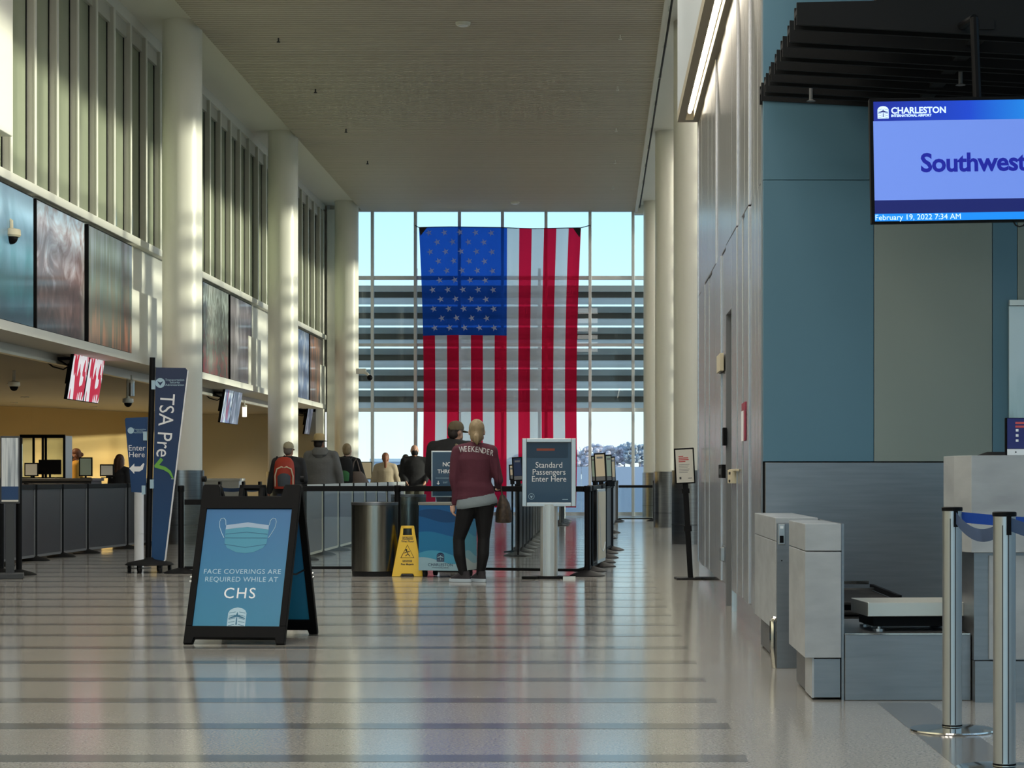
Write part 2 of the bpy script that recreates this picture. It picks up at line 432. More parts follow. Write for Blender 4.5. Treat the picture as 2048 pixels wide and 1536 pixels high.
# low counter hall on the left
mat('yellow_wall', (206, 176, 112), 0.6, bump=(5, 0.03))
mat('tan_wall', (170, 162, 138), 0.6)
mat('low_ceiling', (150, 144, 128), 0.6)
struct(MB().box(-8.0, -7.9, 14, YF, 2.72, 2.96).build('trim_4', 'alu_light'), 'silver edge band of the low ceiling')
struct(MB().box(-19, -7.95, 14, YF + 0.2, 2.74, 2.86).build('ceiling_low', 'low_ceiling'), 'low beige ceiling over the service counters')
struct(MB().prism([(-19, 44), (-13.6, 50.5), (-11.3, 56.4), (-11.3, 56.7), (-19, 56.7)], 0, 2.8, 'XY').build('wall_counter', 'yellow_wall'), 'warm yellow wall behind the service counters')
struct(MB().box(-11.4, -7.35, YF, YF + 0.3, 0, 2.9).build('wall_counter_end', 'tan_wall'))
struct(MB().box(-19.2, -19, 14, 57, 0, 2.9).build('wall_counter_side', 'tan_wall'))
struct(MB().box(-19.2, -7.3, 13.8, 14, 0, 2.9).build('wall_counter_near', 'tan_wall'))
# ---------------- far glass wall
wf = sempty('window_30', 'tall glass end wall with slim grey mullions')
mat('mullion', (214, 216, 216), 0.45)
xs = [at(x, 0, YF).x for x in (657, 745, 831, 919, 1005, 1092, 1180, 1266, 1352, 1440)]
zs = [0.06] + [CH + (HY - y) * YF / FPX for y in (820, 556)] + [HC + 0.13]
for x in xs: MB().box(x - 0.04, x + 0.04, YF - 0.09, YF + 0.07, 0, HC + 0.13).build('mullion', 'mullion', wf, bevel=0.005)
for z in zs[:3]: MB().box(xs[0], xs[-1], YF - 0.06, YF + 0.06, z - 0.05, z + 0.05).build('transom', 'mullion', wf)
MB().box(xs[0], xs[-1], YF - 0.04, YF + 0.04, CH + (HY - 690) * YF / FPX - 0.04, CH + (HY - 690) * YF / FPX + 0.04).build('transom', 'mullion', wf)
for i in range(len(xs) - 1):
    for j in range(3):
        MB().box(xs[i] + 0.04, xs[i + 1] - 0.04, YF - 0.008, YF + 0.008, zs[j] + 0.05, zs[j + 1] - 0.05).build('pane', 'window_glass', wf)
struct(MB().box(-11.5, -7.25, YF, YF + 0.25, 2.8, HC + 0.2).build('wall_far', 'white_paint'))
MB().box(-7.22, -7.0, YF - 0.3, YF + 0.1, 0, HC).build('corner_post', 'white_paint', wf)
# sun louvres outside the glass
mat('louvre', (222, 220, 214), 0.5)
lv = thing('louvre_screen', 'grey horizontal sun louvres hung outside the end glass wall', 'louvres', (0, YF + 1.3, 0))
def frosted(name, col):
    m = bpy.data.materials.new(name); m.use_nodes = True
    n, l = m.node_tree.nodes, m.node_tree.links; n.clear()
    o = n.new('ShaderNodeOutputMaterial'); d = n.new('ShaderNodeBsdfDiffuse'); t = n.new('ShaderNodeBsdfTranslucent'); a = n.new('ShaderNodeMixShader')
    d.inputs[0].default_value = lin(*col); t.inputs[0].default_value = lin(*col); a.inputs[0].default_value = 0.6
    l.new(d.outputs[0], a.inputs[1]); l.new(t.outputs[0], a.inputs[2]); l.new(a.outputs[0], o.inputs[0]); MATS[name] = m
frosted('frosted_blade', (216, 228, 236))
mat('louvre_lip', (196, 202, 206), 0.5); mat('louvre_web', (116, 108, 98), 0.6)
for k in range(6):
    z = 2.90 + 0.575 * k                                      # one blade: pale sloping foot, web coloured dark as the shaded hollow, grey lip
    MB().add([(-8.5, -.2, z), (3.5, -.2, z), (3.5, .12, z + .23), (-8.5, .12, z + .23)], [(0, 1, 2, 3)]).build('louvre_blade', 'frosted_blade', lv)
    MB().box(-8.5, 3.5, .10, .13, z + .2, z + .39).build('louvre_web', 'louvre_web', lv)
    MB().prism([(.0, z + .37), (.12, z + .37), (.12, z + .40), (.0, z + .535), (-.03, z + .535), (-.03, z + .37)], -8.5, 3.5, 'YZ').build('louvre_lip', 'louvre_lip', lv)
for x in (-8.4, -5.0, -1.6, 1.8): MB().box(x - 0.04, x + 0.04, 0.16, 0.24, 0, 6.8).build('louvre_post', 'louvre_lip', lv)
# ---------------- right glass front (behind the columns, daylight side)
wr_ = sempty('window_31', 'glass side front behind the right columns')
XG = 3.3
for k in range(17):
    yy = 22.6 + (YF - 22.7) / 16 * k
    MB().box(XG - 0.07, XG + 0.07, yy - 0.04, yy + 0.04, 0, HC + 0.2).build('mullion', 'mullion', wr_)
for z in (0.05, 2.9, 6.45): MB().box(XG - 0.05, XG + 0.05, 22.5, YF, z - 0.05, z + 0.05).build('transom', 'mullion', wr_)
for k in range(16):
    y0 = 22.6 + (YF - 22.7) / 16 * k
    for a, b in ((0.1, 2.85), (2.95, 6.4), (6.5, HC + 0.13)):
        MB().box(XG - 0.006, XG + 0.006, y0 + 0.04, y0 + (YF - 22.7) / 16 - 0.04, a, b).build('pane', 'window_glass', wr_)
lr = thing('louvre_screen', 'grey horizontal sun louvres hung outside the side glass front', 'louvres', (XG + 1.2, 0, 0))
for k in range(7):
    z = 3.1 + 0.52 * k
    M = Matrix.Translation((0, 0, z)) @ Matrix.Rotation(math.radians(-32), 4, 'Y')
    MB().box(-0.2, 0.2, 23, YF, -0.02, 0.02, M).build('louvre_blade', 'louvre', lr)
for y in (23, 31, 39, 47, 55): MB().box(0.16, 0.24, y - 0.04, y + 0.04, 0, 6.9).build('louvre_post', 'louvre', lr)
# ---------------- entrance glass behind and beside the viewer
wb_ = sempty('window_32', 'glass entrance front at the near end of the hall')
YE = -9.0
for k in range(9):
    x = -7.3 + 13.8 / 8 * k
    MB().box(x - 0.04, x + 0.04, YE - 0.1, YE + 0.05, 0, HC + 0.2).build('mullion', 'mullion', wb_)
    if k < 8: MB().box(x + 0.04, x + 13.8 / 8 - 0.04, YE - 0.03, YE - 0.01, 0, HC + 0.13).build('pane', 'window_glass', wb_)
wb2 = sempty('window_33', 'glass entrance front beside the check-in counters')
for k in range(12):
    y = YE + 22.4 / 11 * k
    MB().box(6.6, 6.75, y - 0.04, y + 0.04, 0, HC + 0.2).build('mullion', 'mullion', wb2)
    if k < 11: MB().box(6.66, 6.68, y + 0.04, y + 22.4 / 11 - 0.04, 0, HC + 0.13).build('pane', 'window_glass', wb2)
# outdoors: paving, and an added unseen block that shades the lower part of the glass
mat('concrete', (176, 172, 164), 0.8, noise_=((0.3, 0.3, 0.3), 0.3, (160, 158, 152)))
struct(MB().box(-300, 300, -120, 900, -0.5, -0.25).build('ground', 'concrete'))
blocker = thing('sun_block', 'long pale concrete garage across the road', 'building', (40, 0, -0.25))
for y0, y1, h in ((-60, 33, 9.8), (33, 90, 4.6)):
    MB().box(0, 14, y0, y1, 0, h).build('sun_block_wall', 'concrete', blocker)
# ---------------- right: metal-clad wall, bulkhead with light slot
mat('brushed', (206, 206, 208), 0.27, 0.8, noise_=((9, 9, 0.5), 0.3, (180, 180, 184)), bump=(1.5, 0.03, 0.02))
core = struct(MB().box(XW + 0.1, 6.6, 13.45, 22.4, 0, HC + 0.2).build('wall_core', 'mid_grey'))
wr2 = sempty('wall_right', 'brushed metal panel wall on the right')
def ywall(x): return XW * FPX / (x - HX)
seams = [1394.5, 1402, 1409, 1416, 1424, 1431, 1441, 1451.5]
seams2 = [1463.5, 1473, 1482, 1489, 1496.5, 1503, 1510, 1516.5, 1525]
def panels(sl, z0, z1):
    for i in range(len(sl) - 1):
        a, b = ywall(sl[i]), ywall(sl[i + 1])
        off = random.choice((0, 0.008, 0.016))
        MB().box(XW + off, XW + 0.06, b + 0.012, a - 0.012, z0, z1).build('wall_panel', 'brushed', wr2, bevel=0.004)
panels(seams, 0.17, 2.995); panels(seams2, 0.17, 2.995)
panels(seams, 3.005, HC); panels(seams2, 3.005, HC)
MB().box(XW, XW + 0.06, ywall(1463.5) + 0.006, ywall(1451.5) - 0.006, 2.42, 2.995).build('wall_panel', 'brushed', wr2)
MB().box(XW, XW + 0.06, ywall(1463.5) + 0.006, ywall(1451.5) - 0.006, 3.005, HC).build('wall_panel', 'brushed', wr2)
for sl in (seams, seams2):
    MB().box(XW + 0.02, XW + 0.06, ywall(sl[-1]), ywall(sl[0]), 0, 0.165).build('kick_plate', 'steel_polished', wr2)
MB().box(XW - 0.012, XW + 0.03, ywall(1526.5), ywall(1525), 0, HC).build('corner_trim', 'alu', wr2)
MB().box(XW, XW + 0.3, 22.4, 22.5, 0.17, HC).build('end_cap', 'brushed', wr2)
d1 = sempty('door_1', 'grey door recessed in the metal wall')
ya, yb = ywall(1463.5), ywall(1451.5)
mat('door_grey', (96, 100, 100), 0.45)
MB().box(XW + 0.07, XW + 0.1, ya, yb, 0.01, 2.42).build('door_leaf', 'door_grey', d1)
MB().box(XW + 0.0, XW + 0.09, yb - 0.06, yb, 0.0, 2.42).build('jamb', 'mid_grey', d1)
MB().box(XW + 0.0, XW + 0.09, ya, ya + 0.05, 0.0, 2.42).build('jamb', 'alu', d1)
# bulkhead over the wall with the linear light slot
mat('bulkhead_side', (196, 204, 206), 0.5)
mat('bulkhead_under', (168, 160, 138), 0.55)
bk = sempty('wall_right_bulkhead', 'boxed bulkhead above the metal wall with a light slot')
MB().box(0.857, XW + 0.1, 8, 22.5, 4.98, HC + 0.1).build('bulkhead_box', 'bulkhead_side', bk)
MB().box(0.857, 0.935, 8, 22.5, 4.87, 4.98).build('bulkhead_lip', 'bulkhead_under', bk)
MB().box(0.935, XW + 0.1, 22.36, 22.5, 4.87, 4.98).build('slot_end', 'bulkhead_under', bk)
MB().box(1.02, XW + 0.1, 8, 22.36, 4.87, 4.98).build('bulkhead_lip', 'bulkhead_under', bk)
mat('tube_light', (255, 250, 240), 0.5, emit=((255, 246, 230), 5.0))
ll = thing('slot_light', 'long white linear light in the slot above the metal wall', 'light', (0.975, 0, 4.93))
for k in range(9):
    y1 = 22.2 - 1.45 * k
    MB().cyl((0, y1 - 1.43, 0), (0, y1, 0), 0.02, n=12).build('light_tube', 'tube_light', ll, smooth=True)
MB().box(-0.035, 0.035, 9, 22.3, 0.022, 0.05).build('light_housing', 'white_paint', ll)
# counter back wall, facing the viewer
YB = 13.4
mat('panel_blue', (86, 122, 140), 0.42, spec=0.35)
mat('panel_green', (134, 144, 138), 0.42, spec=0.35)
wc = sempty('wall_back_counter', 'blue and sage panelled wall behind the check-in counter')
def bp(x0, x1, y0, y1, m, nm='wall_panel', Y=YB):
    a, b = at(x0, y0, Y), at(x1, y1, Y)
    MB().box(a.x, b.x, Y, Y + 0.05, b.z, a.z).build(nm, m, wc, bevel=0.003)
bp(1526.5, 1747.5, 360.5, 923, 'panel_blue'); bp(1748.5, 1984.5, 360.5, 923, 'panel_green')
bp(1985.5, 2034.5, 360.5, 923, 'panel_blue'); bp(2035.5, 2400, 360.5, 923, 'panel_green')
bp(1526.5, 1747.5, -900, 359.5, 'panel_blue'); bp(1748.5, 1984.5, -900, 359.5, 'panel_blue')
bp(1985.5, 2400, -900, 359.5, 'panel_blue')
bp(1530.5, 2400, 925, 1290, 'steel_dull', 'steel_sheet', YB - 0.01)
MB().box(at(1527, 0, YB).x, 5, YB + 0.045, YB + 0.06, 0, HC).build('joint_backing', 'black_plastic', wc)

# ---------------- unseen fill panels added to the near ceiling to brighten the hall, downlights over the counters
mat('fill_panel_glow', (255, 250, 240), 0.5, emit=((255, 249, 240), 3.6))
for i in range(6):
    for j, x in enumerate((-4.6, -2.6, -0.6)):
        y = -5.5 + 5.6 * i
        t = thing('fill_panel', '%s LED ceiling panel of the %s row from the entrance' % (('left', 'middle', 'right')[j], ('first', 'second', 'third', 'fourth', 'fifth', 'sixth')[i]), 'light', (x, y, HC), 0, 'LED panels of the slatted ceiling')
        MB().box(-0.64, 0.64, -1.54, 1.54, -0.03, 0.0).build('frame', 'white_paint', t)
        MB().box(-0.6, 0.6, -1.5, 1.5, -0.036, -0.028).build('diffuser', 'fill_panel_glow', t)
mat('downlight_disc', (255, 240, 210), 0.5, emit=((255, 222, 165), 10.0))
def downlight(x, y, e, grp):
    t = thing('downlight', '%s small round downlight in the low ceiling over the counters' % ('first', 'second', 'third', 'fourth', 'fifth', 'sixth', 'seventh', 'eighth', 'ninth', 'tenth')[grp[1]], 'light', (x, y, 2.74), 0, grp[0])
    MB().lathe([(0.09, -0.012), (0.09, 0.0), (0.06, 0.0), (0.06, -0.012)], (0, 0, 0), 16).build('rim', 'white_paint', t, smooth=True)
    MB().lathe([(0.058, -0.008), (0.058, -0.004)], (0, 0, 0), 16).build('lens', 'downlight_disc', t)
    L = bpy.data.lights.new('downlight_lamp', 'SPOT'); L.energy = e; L.color = (1.0, 0.8, 0.52); L.spot_size = 2.2; L.spot_blend = 0.8; L.shadow_soft_size = 0.06
    lo = bpy.data.objects.new('downlight_lamp', L); COL.objects.link(lo); lo.parent = t; lo.location = (0, 0, -0.03)
for i, (x, y) in enumerate(((-14.6, 45.5), (-13.2, 47.5), (-12.0, 50.0), (-11.2, 53.0), (-9.6, 54.5), (-12.0, 44.0), (-9.8, 48.0), (-10.6, 38.0), (-9.4, 32.0), (-12.6, 32.0))):
    downlight(x, y, 110, ('downlights over the service counters', i))

mat('far_fill_glow', (255, 250, 240), 0.5, emit=((255, 246, 232), 12.0))  # row of fill lights added out of view to brighten the far hall
for k in range(5):
    y0 = 23.2 + 6.6 * k
    t = thing('far_fill_light', '%s linear perimeter light in the ceiling margin by the side glass' % ('first', 'second', 'third', 'fourth', 'fifth')[k], 'light', (2.95, y0, HC + .11), 0, 'perimeter lights by the side glass')
    MB().box(-.2, .2, 0, 6.4, -.04, 0).build('housing', 'white_paint', t)
    MB().box(-.17, .17, .05, 6.35, -.046, -.036).build('diffuser', 'far_fill_glow', t)
# ================================================================== FOREGROUND AND RIGHT SIDE
def emblem(parent, cx, z0, w, y, m_light, m_dark, R=None):
    """arched airport emblem: light arch with a plane and palm fronds, flat print facing -y"""
    h = w * 1.12
    arch = [(-w / 2, 0), (w / 2, 0), (w / 2, h * 0.72), (w * 0.42, h * 0.86), (w * 0.22, h * 0.97), (0, h), (-w * 0.22, h * 0.97), (-w * 0.42, h * 0.86), (-w / 2, h * 0.72)]
    R = R or Matrix.Translation((cx, y, z0))
    MB().prism(arch, 0, -0.0006, 'XZ', R).build('emblem', m_light, parent)
    d = MB()
    d.prism([(-w * .45, h * .42), (0, h * .52), (w * .45, h * .42), (w * .45, h * .46), (w * .06, h * .62), (0, h * .78), (-w * .06, h * .62), (-w * .45, h * .46)], -0.0007, -0.0012, 'XZ', R)
    d.prism([(-w * .04, h * .12), (w * .04, h * .12), (w * .025, h * .5), (-w * .025, h * .5)], -0.0007, -0.0012, 'XZ', R)
    for i in range(5):
        a = 0.1 + 0.16 * i
        for s in (-1, 1):
            d.prism([(s * w * .1, h * (a + .02)), (s * w * .44, h * (a - .04)), (s * w * .44, h * (a - .015)), (s * w * .1, h * (a + .045))][::(1 if s > 0 else -1)], -0.0007, -0.0011, 'XZ', R)
    d.build('emblem_plane', m_dark, parent)

# ---------------- A-frame sign: face coverings
ramp_mat('poster_blue', [(0, (34, 122, 158)), (0.5, (32, 112, 158)), (1, (34, 96, 152))], 2, 0.35, scale=1 / 0.86, offset=-0.12)
mat('print_teal', (62, 140, 168), 0.5); mat('print_grey', (150, 172, 196), 0.5); mat('print_deep', (28, 98, 130), 0.5)
mat('print_pale', (170, 200, 216), 0.5)
af = thing('a_frame_sign', 'black A-frame floor sign with a blue face covering notice', 'sign', (-2.325, 13.44, 0), math.radians(-5.5))
SL = math.atan2(0.46, 1.02)                                   # lean of each leaf
def leaf(front):
    s = 1 if front else -1
    return Matrix.Translation((0, 0.0 if front else 0.93, 0)) @ Matrix.Rotation(-SL * s, 4, 'X') @ (Matrix.Identity(4) if front else Matrix.Rotation(PI, 4, 'Z'))
for front in (True, False):
    R = leaf(front); H = 1.115; W = 0.33
    b = MB()
    b.prism([(-W, 0), (-W + .055, 0), (-W + .065, .04), (W - .065, .04), (W - .055, 0), (W, 0), (W, .12), (-W, .12)], -0.022, 0.022, 'XZ', R)
    b.box(-W, -W + .045, -0.022, 0.022, .12, .95, R); b.box(W - .045, W, -0.022, 0.022, .12, .95, R)
    b.prism([(-W, .94), (W, .94), (W, H - 0.01), (W - .01, H), (W - .105, H), (W - .115, H - .02), (W - .125, 1.03), (-W + .125, 1.03), (-W + .115, H - .02), (-W + .105, H), (-W + .01, H), (-W, H - .01)], -0.022, 0.022, 'XZ', R)
    b.build('frame', 'black_plastic', af, bevel=0.004)
    h = MB().box(-.085, -.05, -.018, .018, 1.02, H, R).box(.05, .085, -.018, .018, 1.02, H, R).box(-.085, .085, -.018, .018, H - .03, H, R)
    h.build('handle', 'black_plastic', af, bevel=0.006)
    pn = MB().box(-W + .04, W - .04, -0.012, 0.012, .105, .955, R)
    pn.build('poster' if front else 'back_poster', 'poster_blue', af)
    for z in (0.42, 0.45):
        MB().box(-W - .008, -W + .004, -.026, .0, z, z + .012, R).build('clip', 'alu', af)
for s in (-1, 1):
    MB().cyl((s * .32, 0.47, 1.06), (s * .345, 0.47, 1.06), 0.02, n=10).build('hinge', 'black_plastic', af)
    MB().tube([(s * .29, 0.22, .45), (s * .29, 0.46, .43), (s * .29, 0.71, .45)], 0.006, 6).build('spreader', 'black_plastic', af)
R = leaf(True) @ Matrix.Translation((0, -0.0125, 0))
def on_leaf(o): o.data.transform(R); return o
on_leaf(text('FACE COVERINGS ARE\nREQUIRED WHILE AT', 0.0475, 'print_pale', af, (0, 0, .47), spacing=1.08, line=1.15))
on_leaf(text('CHS', 0.105, 'white_print', af, (0, 0, .345), spacing=1.15))
emblem(af, 0, 0, .12, 0, 'print_pale', 'print_deep', R @ Matrix.Translation((0, 0, .115)))
mk = [(-.145, .80), (-.14, .70), (-.12, .665), (-.06, .635), (0, .627), (.06, .635), (.12, .665), (.14, .70), (.145, .80), (.07, .81), (0, .817), (-.07, .81)]
MB().prism(mk, 0, -.0006, 'XZ', R).build('mask_print', 'print_teal', af)
MB().prism([(-.143, .795), (-.07, .805), (0, .812), (.07, .805), (.143, .795), (.143, .825), (.07, .835), (0, .845), (-.07, .835), (-.143, .825)], -.0006, -.0012, 'XZ', R).build('mask_band', 'print_grey', af)
for zz, dp in ((.762, .014), (.735, .0), (.69, -.022)):
    MB().prism([(-.14, zz - .003), (0, zz + dp - .003), (.14, zz - .003), (.14, zz + .002), (0, zz + dp + .002), (-.14, zz + .002)], -.0007, -.0012, 'XZ', R).build('mask_pleat', 'print_deep', af)
for s in (-1, 1):
    pts = [R @ Vector((s * x, -.001, z)) for x, z in ((.145, .825), (.15, .86), (.165, .875), (.182, .872), (.19, .85), (.185, .81), (.165, .765), (.148, .735))]
    MB().tube(pts, 0.0022, 6).build('mask_loop', 'print_pale', af)

# ---------------- belt stanchions in the right foreground
mat('belt_blue', (40, 66, 104), 0.7); mat('belt_blue2', (20, 70, 160), 0.7)
def stanchion(x, y, label):
    t = thing('belt_stanchion', label, 'stanchion', (x, y, 0), 0, 'silver belt stanchions by the check-in counter')
    MB().lathe([(0.178, 0.0), (0.18, 0.004), (0.178, 0.010), (0.10, 0.016), (0.045, 0.02), (0.045, 0.022)], (0, 0, 0), 40).build('base', 'steel_polished', t, smooth=True)
    MB().lathe([(0.041, 0.02), (0.041, 0.932)], (0, 0, 0), 32).build('post', 'alu', t, smooth=True)
    MB().lathe([(0.042, 0.02), (0.043, 0.024), (0.042, 0.028)], (0, 0, 0), 24).build('collar', 'black_plastic', t, smooth=True)
    for a in (-80, -110): 
        q = math.radians(a)
        MB().box(-.0012, .0012, -.002, .002, .03, .9, Matrix.Translation((.041 * math.cos(q), .041 * math.sin(q), 0)) @ Matrix.Rotation(q, 4, 'Z')).build('groove', 'dark_grey', t)
    MB().lathe([(0.042, 0.932), (0.044, 0.934), (0.044, 0.946), (0.04, 0.949)], (0, 0, 0), 28).build('cap', 'black_plastic', t, smooth=True)
    MB().box(.0, .016, -.05, -.036, .865, .935).build('belt_slot', 'black_plastic', t)
    return t
s1 = stanchion(1.503, 8.9, 'silver belt stanchion standing on its round base, left of the two')
s2 = stanchion(1.492, 7.7, 'silver belt stanchion nearest the right edge, cut by the frame')
def belt(name, p0, p1, sag, label, m, hgt=0.052):
    n = 14; v = []; f = []
    for i in range(n + 1):
        t = i / n; p = p0.lerp(p1, t); z = p.z - sag * 4 * t * (1 - t)
        v += [(p.x, p.y - .001, z - hgt / 2), (p.x, p.y - .001, z + hgt / 2), (p.x, p.y + .001, z + hgt / 2), (p.x, p.y + .001, z - hgt / 2)]
        if i:
            a, b = 4 * (i - 1), 4 * i
            f += [(a + k, a + (k + 1) % 4, b + (k + 1) % 4, b + k) for k in range(4)]
    return tag(MB().add(v, f).build(name, m, smooth=True), label, 'belt')
belt('retractable_belt', Vector((1.511, 8.86, .905)), Vector((1.492, 7.745, .89)), 0.05, 'blue belt sagging between the two silver stanchions', 'belt_blue', .05)
belt('retractable_belt', Vector((1.502, 7.66, .905)), Vector((1.95, 6.9, .89)), 0.05, 'blue belt running from the nearest stanchion out of the frame', 'belt_blue', .05)
belt('retractable_belt', Vector((1.545, 8.92, .905)), Vector((3.2, 9.3, .9)), 0.04, 'bright blue belt running right behind the nearest stanchion', 'belt_blue2', .045)

# ---------------- marble counter pieces
mat('marble', (178, 182, 184), 0.3, noise_=((3, 3, 9), 0.22, (150, 153, 156)), bump=(8, 0.02))
mat('marble_edge', (170, 160, 146), 0.3)
def pillar(label, x0, x1, y0, y1, top, steel_front):
    t = thing('counter_pillar', label, 'counter', (x0, y0, 0))
    w, d = x1 - x0, y1 - y0
    MB().box(0, w, 0, d, top - .13, top).build('top_block', 'marble', t, bevel=.003)
    MB().box(0, w, .003, d, .205, top - .134).build('side_block', 'marble', t, bevel=.003)
    MB().box(.04, w, .03, d, 0.01, .2).build('plinth', 'steel_dull', t, bevel=.003)
    MB().box(.036, .046, .025, d * .42, 0.01, .204).build('plinth_cheek', 'marble', t)
    if steel_front:
        MB().box(.006, w, -.012, .002, .0, top - .03).build('steel_front', 'steel_dull', t, bevel=.002)
        MB().box(.014, .052, -.022, -.012, top - .15, top - .035).build('card_reader', 'alu', t, bevel=.003)
        MB().box(.022, .044, -.024, -.022, top - .14, top - .10).build('card_slot', 'black_plastic', t)
        MB().box(.024, .042, -.024, -.022, top - .06, top - .045).build('reader_light', 'white_print', t)
        MB().cyl((.034, -.013, top - .24), (.034, -.02, top - .24), .004, n=8).build('screw', 'black_plastic', t)
        MB().tube([(.0, .02, .0), (-.012, .01, .1), (-.012, .01, .26), (.0, .02, .28)], .02, 8).build('bumper_guard', 'steel_polished', t, smooth=True)
    return t
pillar('low marble counter pillar with a toe notch, in front of the steel one', .998, 1.173, 10.1, 10.95, .85, False)
pillar('low marble counter pillar with steel front and card reader by the metal wall', 1.0, 1.24, 11.8, 13.36, .845, True)
bd = thing('bag_drop_base', 'low grey steel bag drop step between the marble pieces', 'counter', (1.19, 10.1, 0))
MB().box(0, .606, 0, 1.1, 0, .318).build('step_body', 'steel_dull', bd, bevel=.003)
MB().box(0, .606, -.004, .01, .318, .323).build('step_edge', 'steel_polished', bd)
MB().box(-.014, -.002, .02, 1.1, 0, .85).build('side_sheet', 'steel_dull', bd)
bs = thing('baggage_scale', 'stainless baggage scale platform on the steel step', 'scale', (0, 0, .318), 0)
sp = MB(); c = Matrix.Translation((1.55, 10.5, -.012)) @ Matrix.Rotation(math.radians(5), 4, 'Z')
sp.box(-.245, .235, -.2, .2, .085, .155, c); sp.build('platform', 'alu_light', bs, bevel=.004)
MB().box(-.21, .2, -.17, .17, .035, .083, c).build('load_cell_tray', 'black_plastic', bs)
for a in (-1, 1):
    for b in (-1, 1):
        MB().lathe([(.03, 0.0), (.03, .012), (.012, .014), (.012, .04)], c @ Vector((a * .18, b * .15, .012)), 12).build('foot', 'alu' if a < 0 else 'black_plastic', bs)
cv = thing('bag_conveyor', 'black rubber baggage conveyor behind the scale', 'conveyor', (0, 0, 0))
MB().box(1.25, 1.72, 11.8, 13.3, .1, .36).build('conveyor_frame', 'black_plastic', cv)
for k in range(6):
    MB().cyl((1.24, 11.77, .13 + .037 * k), (1.60, 11.77, .13 + .037 * k), .014, n=10).build('conveyor_slat', 'black_rubber', cv, smooth=True)
MB().box(1.24, 1.70, 11.76, 13.3, .36, .372).build('conveyor_belt', 'black_rubber', cv)
MB().box(1.24, 1.68, 13.0, 13.04, .41, .43).build('conveyor_rail', 'steel_polished', cv); MB().box(1.24, 1.66, 12.6, 12.64, .395, .408).build('conveyor_rail', 'steel_polished', cv)
MB().box(1.69, 1.71, 11.8, 13.04, .38, .41).build('conveyor_guide', 'black_plastic', cv)
ct = thing('check_in_counter', 'tall marble check-in counter at the right edge', 'counter', (1.8, 10.0, 0))
MB().prism([(-.07, .5), (-.07, .19), (-.02, 0), (1.2, 0), (1.2, .5)], .715, 1.178, 'XY').build('counter_block', 'marble', ct, bevel=.003)
MB().box(-.0, 1.2, .04, .5, .2, .713).build('pedestal', 'steel_dull', ct)
MB().box(.07, .385, .025, .042, .205, .70).build('inset_panel', 'marble', ct); MB().box(.42, .8, .025, .042, .205, .70).build('inset_panel', 'marble', ct)
MB().box(.0, 1.2, .01, .5, .0, .197).build('plinth', 'steel_dull', ct)
# things on and behind the counter
ta = thing('tablet_sign', 'dark blue tablet sign standing on the marble counter', 'sign', (1.99, 10.2, 1.178), math.radians(6))
mat('tablet_blue', (40, 44, 110), 0.4); mat('tablet_red', (210, 90, 90), 0.5)
MB().box(-.01, .17, 0, .012, .0, .185).build('tablet_body', 'black_plastic', ta, bevel=.003)
MB().box(.0, .165, -.002, .0, .035, .182).build('tablet_screen', 'tablet_blue', ta); MB().box(.0, .165, -.002, .0, .003, .033).build('tablet_strip', 'white_print', ta)
MB().cyl((.042, -.003, .018), (.042, -.002, .018), .004, n=10).build('tablet_dot', 'dark_grey', ta)
for k in range(2): MB().box(.04, .12, -.004, -.002, .155 - .018 * k, .165 - .018 * k).build('tablet_line', 'tablet_red', ta)
for k in range(3): MB().box(.042, .055, -.004, -.002, .118 - .025 * k, .13 - .025 * k).build('tablet_icon', 'white_print', ta)
art_mat('poster_sky', [(.3, (96, 130, 130)), (.5, (190, 220, 226)), (.7, (214, 236, 244))], (9, 2, 2), 1.0, rough=.1, zmix=.5, z0=1.1, zs=1.2)
po = thing('glossy_poster', 'glossy pale poster panel on the wall at the right edge', 'poster', (2.62, 13.38, 0))
MB().box(.0, .6, -.02, .0, 1.25, 2.16).build('poster_sheet', 'poster_sky', po); MB().box(0, .6, -.03, -.0, 2.165, 2.2).build('poster_rail', 'alu_light', po)
oc = thing('office_chair', 'black office chair with rounded back behind the marble counter', 'chair', (2.225, 11.6, 0))
MB().loft([(0, .1, .72, .15, .03), (0, .12, .76, .185, .04), (0, .13, .82, .205, .042), (0, .14, .9, .215, .045), (0, .14, .98, .215, .045), (0, .14, 1.05, .205, .042), (0, .14, 1.11, .185, .04), (0, .14, 1.16, .15, .036), (0, .13, 1.195, .105, .03), (0, .13, 1.215, .05, .02)], 24).build('backrest', 'black_rubber', oc, smooth=True)
MB().lathe([(.12, .45), (.23, .46), (.24, .5), (.21, .53), (.1, .54)], (0, -.08, 0), 24).build('seat', 'black_rubber', oc, smooth=True)
MB().cyl((0, .13, .5), (0, .14, .8), .025, n=10).build('back_post', 'black_plastic', oc)
MB().cyl((0, -.08, .08), (0, -.08, .46), .03, n=12).build('column', 'black_plastic', oc)
for k in range(5):
    a = 2 * PI * k / 5; o = Vector((math.cos(a) * .27, -.08 + math.sin(a) * .27, .06))
    MB().cyl((0, -.08, .1), o, .022, .016, 8).build('foot', 'black_plastic', oc); MB().sphere(o - Vector((0, 0, .032)), .028).build('caster', 'black_rubber', oc)

